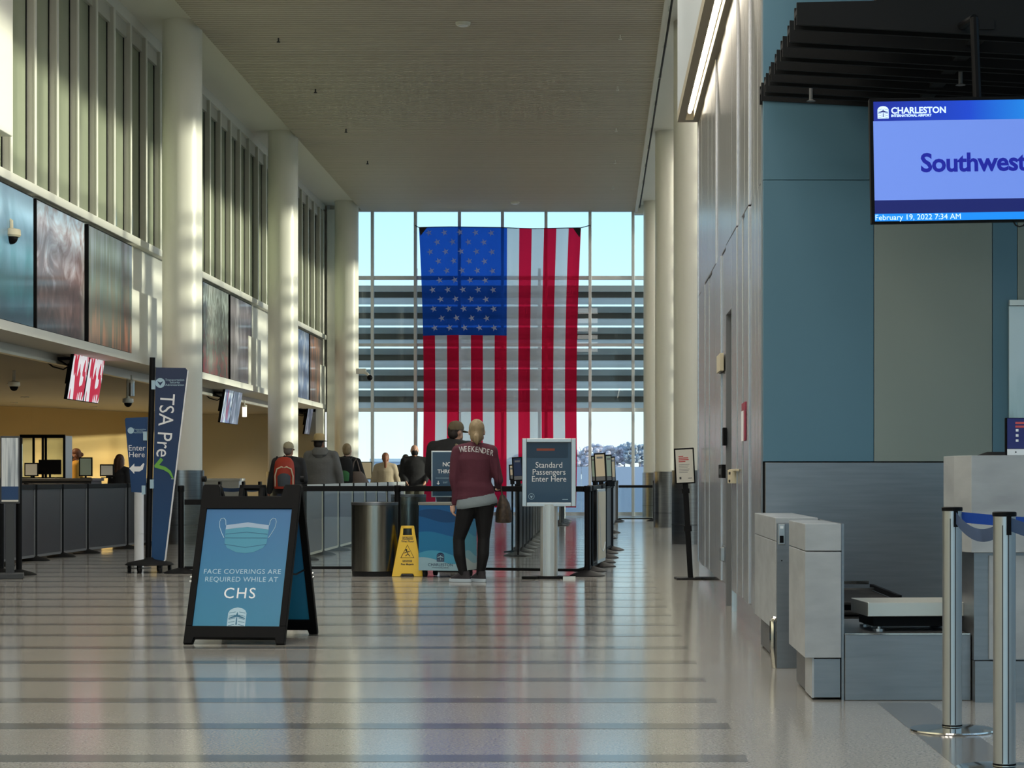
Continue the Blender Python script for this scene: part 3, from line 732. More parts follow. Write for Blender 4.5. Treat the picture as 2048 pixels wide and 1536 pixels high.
# ---------------- black blade canopy and the hanging screen
mat('canopy_black', (13, 14, 16), 0.75, spec=0.3)
cn = thing('blade_canopy', 'black canopy of deep parallel blades over the check-in counter', 'canopy', (0, 0, 0))
xs_ = [1593.7, 1579.7, 1565.6, 1553.7, 1542, 1532, 1522.8]; yt_ = [4.7, 40.6, 71.8, 99, 124, 146, 165]
for i, (px, py) in enumerate(zip(xs_, yt_)):
    Y = 1.045 * FPX / (px - HX); z = CH + (HY - py) * Y / FPX
    hh = 0.115; L = 2.6; dz = -0.055 * L
    up = 0.06 if i == 0 else dz
    for q in (0, 0.13):
        MB().prism([(1.045, z - hh), (1.045 + L, z - hh + dz), (1.045 + L, z + up), (1.045, z)], Y + q, Y + q + 0.025, 'XZ').build('blade', 'canopy_black', cn)
    MB().prism([(1.045, z - hh * .5), (1.045 + L, z - hh * .5 + dz), (1.045 + L, z - .03 + min(up, 0)), (1.045, z - 0.03)], Y + 0.025, Y + 0.13, 'XZ').build('blade_web', 'canopy_black', cn)
MB().prism([(11.0, 3.42), (13.35, 3.42), (13.35, 3.47), (11.0, 3.47)], 2.0, 2.08, 'YZ').build('canopy_beam', 'canopy_black', cn)
MB().box(1.5, 3.6, 11.3, 13.38, 3.62, 3.66).build('canopy_top', 'canopy_black', cn)
for px, Y in ((1921, 12.2), (1622, 13.0)):
    p = at(px, 190, Y)
    MB().lathe([(.03, -.03), (.012, -.02), (.012, .05)], (p.x, Y, 3.43 if px < 1700 else 3.38), 12).build('canopy_spot', 'mid_grey', cn)
tv = thing('flight_screen', 'hanging black-framed airline screen with blue bars and date line', 'screen', (0, 0, 0))
YT = 10.4
TR = Matrix.Translation(at(1743, 447, YT)) @ Matrix.Rotation(math.radians(-0.9), 4, 'Y') @ Matrix.Rotation(math.radians(-1.0), 4, 'X')
k_ = YT / FPX
def tvb(nm, x0, x1, y0, y1, m, d=0.0, th=.002):
    return MB().box((x0 - 1743) * k_, (x1 - 1743) * k_, -th - d, -d, (447 - y1) * k_, (447 - y0) * k_, TR).build(nm, m, tv)
MB().box(0, 1.15, 0.0, .05, 0, 251 * k_, TR).build('screen_case', 'black_plastic', tv, bevel=.004)
mat('scr_lilac', (92, 115, 190), .4, emit=((112, 146, 236), .33)); mat('scr_navy', (4, 10, 60), .4, emit=((4, 12, 104), .38))
ramp_mat('scr_blue', [(0, (8, 26, 130)), (.6, (10, 56, 180)), (1, (20, 120, 205))], 0, .4, emit=.42, scale=1 / .8, offset=-1.7)
mat('scr_cyan', (10, 120, 215), .4, emit=((10, 118, 214), .5)); mat('scr_text', (190, 215, 250), .4, emit=((196, 220, 255), .5))
mat('scr_ink', (8, 10, 110), .4, emit=((10, 12, 150), .4))
tvb('screen_header', 1751, 2185, 203, 242, 'scr_blue'); tvb('screen_field', 1750, 2185, 242, 401, 'scr_lilac')
tvb('screen_footer', 1750, 2185, 401, 428, 'scr_navy'); tvb('screen_ticker', 1750, 2185, 428, 443, 'scr_cyan')
def tvt(body, size, x, y, m, **kw):
    o = text(body, size, m, tv, ((x - 1743) * k_, -.003, (447 - y) * k_), align='LEFT', **kw); o.data.transform(TR); return o
tvt('Southwest', .128, 1843, 329, 'scr_ink', bold=.0035, spacing=.96)
tvt('CHARLESTON', .043, 1786, 222, 'scr_text', bold=.0012); tvt('INTERNATIONAL AIRPORT', .0165, 1786, 232, 'scr_text', bold=.0006)
tvt('February 19, 2022 7:34 AM', .0385, 1750, 436, 'scr_text')
emblem(tv, 0, 0, .055, 0, 'scr_text', 'scr_navy', TR @ Matrix.Translation(((1770 - 1743) * k_, -.003, (447 - 237) * k_)))
MB().cyl(TR @ Vector((.55, .05, .3)), Vector((1.36 + .55, YT + .25, 3.4)), .022, n=10).build('screen_hanger', 'black_plastic', tv)
MB().cyl(Vector((1.91, YT + .25, 3.4)), Vector((1.91, 11.1, 3.45)), .022, n=10).build('screen_hanger', 'black_plastic', tv)
MB().tube([TR @ Vector(((x - 1743) * k_, .02, (447 - y) * k_)) for x, y in ((2028, 446), (2033, 454), (2040, 457), (2048, 455), (2054, 446))], .004, 6).build('screen_cable', 'black_rubber', tv)

# ---------------- devices on the metal wall
def walldev(name, label, cat, x0, x1, y0, y1, parts, depth=.03):
    """boxes on the wall plane, given by their outline in the photograph"""
    ya_, yb_ = XW * FPX / (x1 - HX), XW * FPX / (x0 - HX)
    zt = CH + (HY - y0) * ya_ / FPX; zb = CH + (HY - y1) * ya_ / FPX
    t = thing(name, label, cat, (XW, 0, 0))
    for nm, m, a, b, c, d, e in parts:      # fractions along y, z and depth
        MB().box(-depth * e, 0.003, ya_ + (yb_ - ya_) * a, ya_ + (yb_ - ya_) * b, zb + (zt - zb) * c, zb + (zt - zb) * d).build(nm, m, t, bevel=.003)
    return t
mat('beige_plastic', (206, 196, 168), .5); mat('fire_red', (150, 40, 70), .45)
walldev('alarm_strobe', 'beige wall strobe box on the metal wall left of the door', 'alarm', 1440, 1447, 706, 744, (('strobe_body', 'beige_plastic', 0, 1, .08, 1, 1), ('strobe_lens', 'mid_grey', .3, .7, 0, .08, .6)))
walldev('wall_sign', 'narrow white and magenta wall sign right of the door', 'sign', 1484, 1493, 803, 881, (('sign_back', 'white_print', 0, 1, 0, .8, .6), ('sign_strip', 'fire_red', 0, .35, .0, 1, 1), ('sign_cap', 'fire_red', .2, .9, .8, 1, .7)), .010)
walldev('door_sign', 'small dark sign edge beside the door recess', 'sign', 1448, 1453, 855, 891, (('plate', 'alu', .4, 1, .3, 1, .5), ('plate_edge', 'black_plastic', 0, .4, 0, 1, .9)))
walldev('door_reader', 'black oval card reader on the metal wall beside the door', 'reader', 1444, 1451, 929, 956, (('reader_body', 'black_plastic', 0, 1, 0, 1, 1), ('reader_window', 'dark_grey', .2, .8, .25, .7, 1.1)))
walldev('door_lock', 'white door latch box at the door edge', 'lock', 1464, 1474, 938, 967, (('lock_body', 'beige_plastic', .2, 1, 0, .95, 1), ('latch_bar', 'beige_plastic', -.4, 1, .85, 1, .7), ('latch_slot', 'black_plastic', .4, .7, .62, .8, 1.1), ('latch_hole', 'black_plastic', .45, .7, .08, .25, 1.1)), .035)
walldev('door_pull', 'slim steel door pull low on the metal wall', 'handle', 1448, 1450, 1095, 1122, (('pull', 'alu', 0, 1, 0, 1, 1.2), ('pull_plate', 'steel_dull', -.5, 1.5, -.1, 1.1, .3)))
# notice on a black stand beside the wall end
ns = thing('notice_stand', 'slim black notice stand with white sheet beside the metal wall', 'sign', (.955, 22.0, 0))
MB().prism([(-.13, -.16), (.13, -.16), (.15, .16), (-.15, .16)], 0, .018, 'XY').build('base', 'black_powder', ns, bevel=.01)
LEAN = Matrix.Translation((.02, 0, .0)) @ Matrix.Rotation(math.radians(-3.2), 4, 'Y')
MB().box(-.028, .028, -.02, .02, .01, 1.02, LEAN).build('post', 'black_powder', ns, bevel=.006)
MB().box(-.04, .04, -.03, .03, .5, .56, LEAN).build('clamp', 'black_powder', ns); MB().box(-.04, .04, -.03, .03, .9, .95, LEAN).build('clamp', 'black_powder', ns)
FR = Matrix.Translation((-.025, -.03, 1.0)) @ Matrix.Rotation(math.radians(-3), 4, 'Y') @ Matrix.Rotation(math.radians(6), 4, 'X')
MB().box(-.115, .095, -.012, .012, 0, .375, FR).build('frame', 'black_powder', ns, bevel=.006)
MB().box(-.1, .08, -.015, -.012, .015, .36, FR).build('sheet', 'paper', ns)
mat('red_print', (200, 70, 70), .5); mat('grey_print', (120, 122, 126), .5)
for k in range(4): MB().box(-.07, (-.02, .03, .035, -.0)[k], -.0158, -.015, .285 - .018 * k, .295 - .018 * k, FR).build('text_line', 'red_print', ns)
for k in range(6): MB().box(-.07, .04 - .01 * (k % 3), -.0158, -.015, .2 - .016 * k, .204 - .016 * k, FR).build('text_line', 'grey_print', ns)
MB().box(-.07, -.05, -.0158, -.015, .05, .075, FR).build('mark', 'dark_grey', ns); MB().box(.02, .06, -.0158, -.015, .055, .062, FR).build('mark', 'grey_print', ns)
# ================================================================== MIDDLE GROUND: QUEUE, SIGNS, BINS
mat('sign_navy', (20, 62, 92), .35, coat=.3); mat('sign_navy_dark', (16, 50, 76), .35)
mat('sail_navy', (24, 46, 84), .4); mat('sail_blue', (22, 62, 108), .4); mat('check_green', (112, 178, 72), .5)
ramp_mat('sail_ramp', [(0, (18, 74, 124)), (.5, (22, 58, 100)), (1, (36, 50, 82))], 2, .45, scale=.45, offset=0.0)
mat('can_steel', (170, 168, 160), .26, 1.0, noise_=((60, 60, 1.2), .3, (140, 138, 130)), bump=(160, .04))
# ---------------- stainless bins
def bin_(label, x, y, r, h):
    t = thing('litter_bin', label, 'bin', (x, y, 0))
    MB().lathe([(r * .96, 0.0), (r * .97, .02), (r * .97, .05), (r * .95, .052)], (0, 0, 0), 40).build('foot_ring', 'black_rubber', t, smooth=True)
    MB().lathe([(r * .985, .05), (r, .053), (r, h - .03), (r * .985, h - .028)], (0, 0, 0), 48).build('shell', 'can_steel', t, smooth=True)
    MB().lathe([(r * .99, h - .03), (r * 1.01, h - .027), (r * 1.01, h), (r * .8, h), (r * .78, h - .015)], (0, 0, 0), 48).build('rim', 'steel_dull', t, smooth=True)
bin_('wide stainless steel litter bin beside the yellow wet floor sign', at(749.5, 0, 22.8).x, 22.8, .252, .795)
bin_('taller stainless bin half hidden behind the wet floor sign', at(817, 0, 24.0).x, 24.0, .2, .87)
# ---------------- wet floor sign
mat('caution_yellow', (232, 190, 20), .42); mat('caution_black', (38, 32, 14), .5)
wf_ = thing('wet_floor_sign', 'yellow folding wet floor caution sign', 'sign', (at(814, 0, 22.55).x, 22.58, 0), math.radians(4))
LN = math.atan2(.15, .56)
for s in (1, -1):
    R = Matrix.Translation((0, 0 if s > 0 else .3, 0)) @ Matrix.Rotation(-LN * s, 4, 'X') @ (Matrix.Identity(4) if s > 0 else Matrix.Rotation(PI, 4, 'Z'))
    b = MB()
    b.prism([(-.165, 0), (-.075, 0), (-.06, .03), (.06, .03), (.075, 0), (.165, 0), (.085, .455), (-.085, .455)], -.008, .008, 'XZ', R)
    b.prism([(-.085, .45), (-.05, .45), (-.042, .56), (-.07, .555)], -.008, .008, 'XZ', R); b.prism([(.05, .45), (.085, .45), (.07, .555), (.042, .56)], -.008, .008, 'XZ', R)
    b.prism([(-.07, .53), (.07, .53), (.066, .56), (-.066, .56)], -.008, .008, 'XZ', R)
    b.build('leaf', 'caution_yellow', wf_, bevel=.003)
R = Matrix.Rotation(-LN, 4, 'X') @ Matrix.Translation((0, -.0085, 0))
def wl_text(*a, **k):
    o = text(*a, **k); o.data.transform(R)
MB().box(-.055, .06, -.0006, 0, .405, .437, R).build('caution_bar', 'caution_black', wf_)
wl_text('CAUTION', .027, 'caution_yellow', wf_, (.008, -.0012, .421), bold=.0006); wl_text('Wet Floor', .032, 'caution_black', wf_, (.003, -.001, .385), bold=.0008)
MB().box(-.05, .05, -.0006, 0, .155, .178, R).build('caution_bar', 'caution_black', wf_)
wl_text('CUIDADO', .02, 'caution_yellow', wf_, (0, -.0012, .166), bold=.0005); wl_text('Piso Mojado', .028, 'caution_black', wf_, (0, -.001, .132), bold=.0007)
tri = [R @ Vector((x, -.001, z)) for x, z in ((-.07, .205), (.07, .205), (0, .345))]
MB().tube(tri, .0045, 6, closed=True).build('warning_triangle', 'caution_black', wf_)
pg = MB().sphere(R @ Vector((-.012, -.001, .29)), .01)
for p, q in (((-.01, .278), (.008, .245)), ((.008, .245), (.03, .22)), ((.008, .245), (-.02, .225)), ((-.006, .27), (.026, .272)), ((-.006, .27), (-.034, .255))):
    pg.cyl(R @ Vector((p[0], -.001, p[1])), R @ Vector((q[0], -.001, q[1])), .004, n=6)
pg.build('slip_figure', 'caution_black', wf_)
# ---------------- rolling box with printed waves
wavc = [(12, 70, 120), (16, 92, 150), (30, 120, 168), (70, 156, 190), (150, 186, 200)]
for i, c in enumerate(wavc): mat('wave_%d' % i, c, .4, coat=.3)
cart = thing('display_cart', 'rolling display box with blue wave print and airport emblem', 'cart', (at(881, 0, 22.3).x, 22.32, 0), math.radians(-17))
bx0, bx1, bz0, bz1 = -.25, .25, .075, .80
MB().box(bx0, bx1, 0, .42, bz0, bz1 - .03).build('box_body', 'wave_1', cart, bevel=.004)
MB().box(bx0 - .006, bx1 + .006, -.006, .426, bz1 - .03, bz1).build('lid', 'alu', cart, bevel=.004)
def wave(z, k, ph, amp, m, d, face):
    pts = [(bx0 + .5 * i / 16, z + amp * math.sin(ph + 4.2 * i / 16)) for i in range(17)]
    poly = [(bx0, bz0)] + [(bx1, bz0)] + pts[::-1]
    Mx = Matrix.Translation((0, -d, 0)) if face == 0 else Matrix.Translation((bx1 + d, .21, 0)) @ Matrix.Rotation(PI / 2, 4, 'Z') @ Matrix.Diagonal((.84, 1, 1, 1))
    MB().prism(poly, 0, -.0005, 'XZ', Mx).build('wave_print', m if face == 0 else m.replace('wave_', 'wave_side_lit_'), cart)
for i, c in enumerate([(60, 140, 196), (84, 164, 206), (110, 190, 216), (160, 210, 222), (214, 228, 226)]): mat('wave_side_lit_%d' % i, c, .4, coat=.3)  # paler wave set: sunlight on the side face is put into the colour
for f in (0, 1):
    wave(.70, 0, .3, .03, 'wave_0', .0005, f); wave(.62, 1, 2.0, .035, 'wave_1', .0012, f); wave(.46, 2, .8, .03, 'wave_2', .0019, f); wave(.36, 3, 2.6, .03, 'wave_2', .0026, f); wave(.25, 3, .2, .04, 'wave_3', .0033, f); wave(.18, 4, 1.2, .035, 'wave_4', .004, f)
emblem(cart, .0, .17, .085, -.0047, 'sail_navy', 'wave_4')
text('CHARLESTON', .045, 'sail_navy', cart, (0, -.0055, .135)); text('INTERNATIONAL AIRPORT', .016, 'sail_navy', cart, (0, -.0055, .105))
for x in (-.2, .2):
    for y in (.06, .36):
        MB().cyl((x - .015, y, .04), (x + .015, y, .04), .038, n=14).build('caster', 'black_rubber', cart, smooth=True)
        MB().box(x - .02, x + .02, y - .02, y + .02, .05, .078).build('caster_fork', 'black_plastic', cart)
# ---------------- blue "no through" sign on its post
nt = thing('queue_sign', 'blue no-through sign on a post half hidden by the woman', 'sign', (at(905, 0, 23.75).x, 23.75, 0))
MB().box(-.24, .24, -.012, .012, .84, 1.365).build('frame', 'alu', nt, bevel=.004); MB().box(-.225, .225, -.016, -.012, .855, 1.35).build('panel', 'sign_navy', nt)
text('NO', .065, 'white_print', nt, (-.06, -.017, 1.21), bold=.0015); text('THROUGH', .06, 'white_print', nt, (-.02, -.017, 1.13), bold=.0015)
for z in (1.055, .96): MB().box(-.19, .19, -.0175, -.016, z, z + .004).build('rule', 'print_pale', nt)
MB().prism([(-.165, 1.025), (-.165, 1.0), (-.18, 1.0), (-.16, .98), (-.14, 1.0), (-.155, 1.0), (-.155, 1.025)], -.0175, -.016, 'XZ').build('arrow', 'white_print', nt)
text('EXIT', .025, 'print_pale', nt, (-.08, -.017, 1.005))
MB().cyl((0, .03, .02), (0, .03, 1.2), .025, n=16).build('post', 'black_powder', nt); MB().lathe([(.19, 0), (.19, .01), (.03, .025)], (0, .03, 0), 28).build('base', 'black_powder', nt, smooth=True)
# ---------------- standard passengers sign
sp_ = thing('passenger_sign', 'large framed standard passengers sign on a ribbed silver pedestal', 'sign', (at(1098, 0, 22.1).x, 22.1, 0))
MB().prism([(-.285, -.10), (-.14, -.16), (-.11, -.07), (.12, -.07), (.16, -.15), (.27, -.12), (.27, -.05), (.12, .1), (-.12, .1), (-.285, -.05)], 0.0, .028, 'XY').build('base', 'black_powder', sp_, bevel=.008)
MB().box(.15, .28, -.155, -.12, .0, .03).build('base_toe', 'alu_light', sp_)
MB().lathe([(.092, .028), (.092, .78)], (0, .02, 0), 36, sy=.7).build('pedestal', 'alu_light', sp_, smooth=True)
for k in range(9):
    a = math.radians(-128 + 9 * k); MB().box(-.003, .003, -.004, .004, .03, .77, Matrix.Translation((.092 * math.cos(a), .02 + .0644 * math.sin(a), 0))).build('rib', 'alu', sp_)
fr = MB()
for b in ((-.282, -.235, .76, 1.475), (.235, .282, .76, 1.475), (-.235, .235, .76, .80), (-.235, .235, 1.435, 1.475)): fr.box(b[0], b[1], -.035, .035, b[2], b[3])
fr.build('frame', 'alu', sp_, bevel=.004)
MB().box(-.236, .236, -.012, .02, .80, 1.436).build('panel', 'sign_navy', sp_)
MB().box(-.23, .2, -.0135, -.012, 1.27, 1.43).build('upper_sheet', 'sign_navy_dark', sp_)  # darker navy sheet across the upper part of the panel
mat('orange_print', (150, 70, 50), .5); MB().box(-.13, .06, -.0145, -.0135, 1.345, 1.37).build('logo_bar', 'orange_print', sp_)
text('Standard\nPassengers\nEnter Here', .086, 'white_print', sp_, (-.0, -.0135, 1.12), line=.85, sx=.94)
MB().tube([Vector((-.185 + .03 * math.cos(a), -.0135, .865 + .03 * math.sin(a))) for a in [2 * PI * i / 20 for i in range(20)]], .0025, 6, closed=True).build('seal_ring', 'print_pale', sp_)
MB().prism([(-.2, .875), (-.185, .868), (-.17, .875), (-.178, .855), (-.185, .845), (-.192, .855)], -.0145, -.0125, 'XZ').build('seal_eagle', 'print_pale', sp_)
MB().box(.14, .2, -.0135, -.012, .83, .838).build('fine_print', 'print_pale', sp_)

# ---------------- queue barriers
mat('panel_grey', (112, 112, 114), .35, spec=.4); mat('panel_dark', (60, 60, 64), .4)
mat('lit_edge', (228, 222, 200), .4)
def post(x, y, label, grp, m='black_powder', h=.975, br=.19):
    t = thing('queue_stanchion', label, 'post', (x, y, 0), 0, grp)
    MB().lathe([(br, 0.0), (br, .008), (br * .75, .03), (.05, .055), (.035, .06)], (0, 0, 0), 28).build('base', 'black_powder' if m == 'black_powder' else 'dark_grey', t, smooth=True)
    MB().lathe([(.032, .05), (.032, h - .02)], (0, 0, 0), 16).build('tube', m, t, smooth=True)
    MB().lathe([(.036, h - .07), (.038, h - .065), (.038, h - .005), (.03, h)], (0, 0, 0), 16).build('head', 'black_powder', t, smooth=True)
    return t
def barrier(p, q, label, grp, fill, top=.95, bot=.06, cap='black_powder', edge=None):
    """panel between two posts: rails above and below a sheet"""
    p, q = Vector((p[0], p[1], 0)), Vector((q[0], q[1], 0)); d = q - p; L = d.length
    t = thing('queue_barrier', label, 'barrier', p, math.atan2(d.y, d.x), grp)
    g = .04
    MB().box(g, L - g, -.02, .02, top - .04, top + .02).build('top_rail', cap, t, bevel=.004)
    MB().box(g, L - g, -.012, .012, bot - .015, bot + .015).build('bottom_rail', 'black_powder' if not edge else edge, t)
    MB().box(g, L - g, -.004, .004, bot + .015, top - .04).build('sheet', fill, t)
    if edge:
        for a in (g, L - g - .03): MB().box(a, a + .03, -.016, .016, bot, top - .04).build('edge_strip', edge, t)
    return t
G1 = 'clear panels across the queue front'
YQ = 23.35
fx = [at(x, 0, YQ).x for x in (362, 592, 795)] + [-.11]
for i, x in enumerate(fx[:3]):
    post(x, YQ, ('black barrier post beside the tall screening sign', 'black barrier post hidden behind the A-frame sign', 'black barrier post behind the wide steel bin')[i], 'posts of the queue front')
barrier((fx[0], YQ), (fx[1], YQ), 'clear barrier panel with low top rail behind the A-frame sign', G1, 'acrylic', top=.80)
barrier((fx[1], YQ), (fx[2], YQ), 'clear barrier panel between the A-frame sign and steel bin', G1, 'acrylic')
barrier((fx[2], YQ), (fx[3], 22.7), 'long clear barrier panel behind the woman and passenger sign', G1, 'acrylic')
def row(pts, fill, pl, bl, grp, m='black_powder', edge=None, cap='black_powder', top=.95):
    ords = ('first', 'second', 'third', 'fourth', 'fifth', 'sixth', 'seventh', 'eighth', 'ninth', 'tenth', 'eleventh', 'twelfth')
    for i, (x, y) in enumerate(pts):
        post(x, y, '%s %s from the front' % (ords[i], pl), grp + ', posts', m)
        if i: barrier(pts[i - 1], (x, y), '%s %s from the front' % (ords[i - 1], bl), grp + ', panels', fill, edge=edge, cap=cap, top=top)
row([(-3.77, 27.0 + 1.75 * i) for i in range(9)], 'panel_grey', 'post of the left queue lane', 'grey panel of the left queue lane', 'left queue lane', edge='lit_edge', cap='alu_light')
row([(-1.08, 28.4 + 1.5 * i) for i in range(9)], 'panel_grey', 'grey post of the middle queue lane', 'grey panel of the middle queue lane', 'middle queue lane', m='steel_dull')
row([(-.8, 45.5 + 1.6 * i) for i in range(4)], 'panel_grey', 'far post of the middle queue lane', 'far grey panel of the middle queue lane', 'far middle queue lane', m='steel_dull')
rp = [(-.11, 22.7), (-.08, 23.8), (.03, 25.0), (.04, 26.2), (.09, 27.7), (.1, 29.3), (.2, 30.6), (.16, 36.4), (.25, 39.8), (.42, 49.0)]
row(rp, 'panel_dark', 'post of the right queue edge', 'dark panel of the right queue edge', 'right queue edge')
row([(.46, 50.2), (1.36, 50.2)], 'acrylic', 'post beside the middle right column', 'clear panel beside the right column', 'far clear barrier', top=.84)
# framed notices clipped on the right-hand posts
def notice(x0, x1, y0, y1, Y, label, m, rot, post_y=None):
    a, b = at(x0, y0, Y), at(x1, y1, Y); w, h = b.x - a.x, a.z - b.z
    t = thing('post_notice', label, 'sign', ((a.x + b.x) / 2, Y, b.z), math.radians(rot))
    R = Matrix.Rotation(math.radians(-3), 4, 'Y')
    MB().box(-w / 2, w / 2, -.01, .01, 0, h, R).build('frame', 'black_powder', t, bevel=.005)
    MB().box(-w / 2 + .018, w / 2 - .018, -.013, -.01, .07, h - .018, R).build('sheet', m, t)
    MB().box(-w / 2 + .018, w / 2 - .018, -.013, -.01, .018, .066, R).build('sheet_foot', 'mid_grey', t)
    MB().box(-w / 4, w / 4, -.0135, -.013, h - .07, h - .045, R).build('heading', 'grey_print', t)
    MB().box(-.03, .03, -.008, .03, -.06, .01, R).build('clip', 'black_powder', t)
    if post_y: MB().cyl((0, .02, -b.z), (0, .02, -.02), .014, n=8).build('stem', 'black_powder', t); MB().lathe([(.12, 0), (.12, .01), (.02, .02)], (0, .02, -b.z), 18).build('base', 'black_powder', t)
mat('sheet_cream', (222, 206, 176), .5); mat('sheet_green', (168, 186, 170), .5)
notice(1190, 1214, 906, 964, 26.3, 'cream notice in a black frame, nearest on the right queue edge', 'sheet_cream', -6)
notice(1210, 1226, 909, 963, 27.6, 'pale green notice behind the cream one on the right queue edge', 'sheet_green', 32)
notice(1218, 1233, 913, 964, 29.2, 'tall black-framed notice at the back of the right queue edge', 'sheet_cream', 40)
notice(1183, 1196, 911, 964, 27.2, 'green-grey notice edge left of the cream notice', 'sheet_green', -40, 1)
notice(1026, 1047, 914, 962, 28.2, 'dark screen notice left of the passenger sign', 'sail_navy', 6, 1)
notice(1019, 1030, 929, 960, 29.8, 'small pink-edged notice behind the dark screen notice', 'sheet_cream', 0, 1)
# white poster board hung on the first dark panel
pb = thing('poster_board', 'pale poster board on the first panel of the right queue edge', 'poster', (-.03, 23.95, 0), math.atan2(1.15, .11))
MB().box(.0, .95, -.035, -.02, .08, .93).build('board_frame', 'alu', pb, bevel=.004); MB().box(.03, .92, -.04, -.035, .12, .9).build('board_sheet', 'sheet_cream', pb)
MB().tube([(.1, -.041, .75), (.3, -.041, .25), (.6, -.041, .2), (.85, -.041, .3)], .006, 6).build('board_curve', 'white_print', pb)

# ---------------- tall screening sign on casters
YS = 23.5
ts = thing('screening_sign', 'tall navy sail sign with green check mark on a wheeled black pole', 'sign', (at(299, 0, YS).x, YS, 0))
o = Vector((at(299, 0, YS).x, YS, 0))
def L(x, y, d=0.0): v = at(x, y, YS) - o; return (v.x, v.z)
MB().lathe([(.265, .085), (.27, .09), (.24, .115), (.06, .15), (.04, .17)], (0, 0, 0), 32).build('base', 'black_powder', ts, smooth=True)
for k in range(6):
    a = 2 * PI * (k + .25) / 6; x, y = .22 * math.cos(a), .22 * math.sin(a)
    MB().cyl((x - .012, y, .04), (x + .012, y, .04), .04, n=14).build('caster', 'black_rubber', ts, smooth=True); MB().box(x - .018, x + .018, y - .02, y + .02, .05, .09).build('caster_fork', 'dark_grey', ts)
MB().cyl((L(296, 1125)[0], 0, .1), (L(305, 715)[0], 0, L(305, 715)[1]), .032, n=16).build('pole', 'black_powder', ts, smooth=True)
R_ = Matrix.Identity(4)
sail = [L(303, 1124), L(325, 1126), L(330, 1119), L(376, 742), L(371, 736), L(312, 735)]
MB().prism(sail, -.012, .004, 'XZ').build('sail_panel', 'sail_ramp', ts)
edge = [L(327, 1126), L(332, 1120), L(377.6, 741), L(375.6, 741), L(329.5, 1119), L(326, 1125)]
MB().prism(edge, -.016, .008, 'XZ').build('sail_edge', 'white_print', ts)
for x, y in ((308, 770), (305, 968)): 
    a = L(x, y); MB().box(a[0] - .02, a[0] + .02, -.045, .0, a[1] - .05, a[1] + .05).build('sail_clip', 'print_pale', ts)
def ttext(body, size, x, y, rot=0.0, m='white_print', **kw):
    a = L(x, y); return text(body, size, m, ts, (a[0], -.0135, a[1]), (PI / 2, rot, 0), **kw)
ttext('TSA Pre', .235, 330, 851, PI / 2 + math.radians(4), sx=.90)
def chk(poly, m, nm, d=-.0135): MB().prism([L(*p) for p in poly], d - .001, d, 'XZ').build(nm, m, ts)
chk([(309, 931), (322, 915), (327, 920), (319, 930), (332, 934), (342, 942), (348, 957), (345, 957), (338, 946), (328, 940), (310, 935)][::-1], 'check_green', 'check_mark')
ttext('TM', .02, 345, 958)
c = L(321, 766)
MB().lathe([(.055, 0), (.055, .001)], (0, 0, 0), 24).build('seal', 'print_pale', ts).data.transform(Matrix.Translation((c[0], -.0135, c[1])) @ Matrix.Rotation(PI / 2, 4, 'X'))
MB().prism([(c[0] - .035, c[1] + .02), (c[0], c[1] - .03), (c[0] + .035, c[1] + .02), (c[0], c[1] + .005)][::-1], -.0165, -.015, 'XZ').build('seal_eagle', 'sail_navy', ts)
ttext('Transportation\nSecurity\nAdministration', .035, 350, 765, line=.8, m='print_pale')
# lower wing: Enter Here
wing = [L(263, 984), L(292, 986), L(296, 834), L(252, 836), L(250, 839)]
MB().prism(wing, -.008, .008, 'XZ').build('wing_panel', 'sail_blue', ts)
ttext('Enter\nHere', .088, 274, 903, line=.85).data.transform(Matrix.Translation((0, .005, 0)))
chk([(259, 937), (269, 927), (269, 933), (281, 933), (287, 926), (289, 928), (286, 939), (279, 943), (269, 943), (269, 948)][::-1], 'white_print', 'arrow', -.009)
c = L(262, 861)
MB().lathe([(.036, 0), (.036, .001)], (0, 0, 0), 20).build('seal', 'print_pale', ts).data.transform(Matrix.Translation((c[0], -.0095, c[1])) @ Matrix.Rotation(PI / 2, 4, 'X'))
ttext('Transportation\nSecurity\nAdministration', .023, 280, 862, line=.8, m='print_pale').data.transform(Matrix.Translation((0, .004, 0)))
for x, y in ((291, 872), (288, 980)):
    a = L(x, y); MB().box(a[0] - .02, a[0] + .02, -.03, .0, a[1] - .05, a[1] + .05).build('wing_clip', 'print_pale', ts)
# white round post behind it
wp = thing('white_post', 'bright white round post standing behind the wheeled sign pole', 'post', (at(278, 0, 24.6).x, 24.6, 0))
MB().lathe([(.055, 0.0), (.055, .40)], (0, 0, 0), 24).build('post_foot', 'white_print', wp, smooth=True); MB().lathe([(.055, .402), (.055, 1.02), (.04, 1.03)], (0, 0, 0), 24).build('post_tube', 'white_print', wp, smooth=True)
MB().lathe([(.14, 0), (.14, .008), (.06, .012)], (0, 0, 0), 24).build('post_plate', 'dark_grey', wp)
# slim sign stand at the far left
art_mat('drape', [(.35, (150, 160, 168)), (.5, (214, 220, 222)), (.65, (240, 242, 240))], (30, 30, 1.2), .4, rough=.15)
fs_ = thing('poster_stand', 'framed poster stand with white drapery picture at the left edge', 'sign', (at(20, 0, 22.1).x, 22.1, 0), math.radians(14))
MB().box(-.1, .1, -.012, .012, .79, 1.5).build('poster_frame', 'dark_grey', fs_, bevel=.004)
MB().box(-.085, .085, -.016, -.012, .97, 1.48).build('poster_drape', 'drape', fs_); MB().box(-.085, .085, -.016, -.012, .83, .97).build('poster_foot', 'sail_blue', fs_); MB().box(-.085, .085, -.017, -.012, .81, .828).build('poster_rule', 'paper', fs_)
MB().box(-.045, .045, -.01, .03, .05, .82).build('stand_post', 'dark_grey', fs_, bevel=.004); MB().box(-.24, .14, -.13, .13, .0, .06).build('stand_base', 'dark_grey', fs_, bevel=.008)
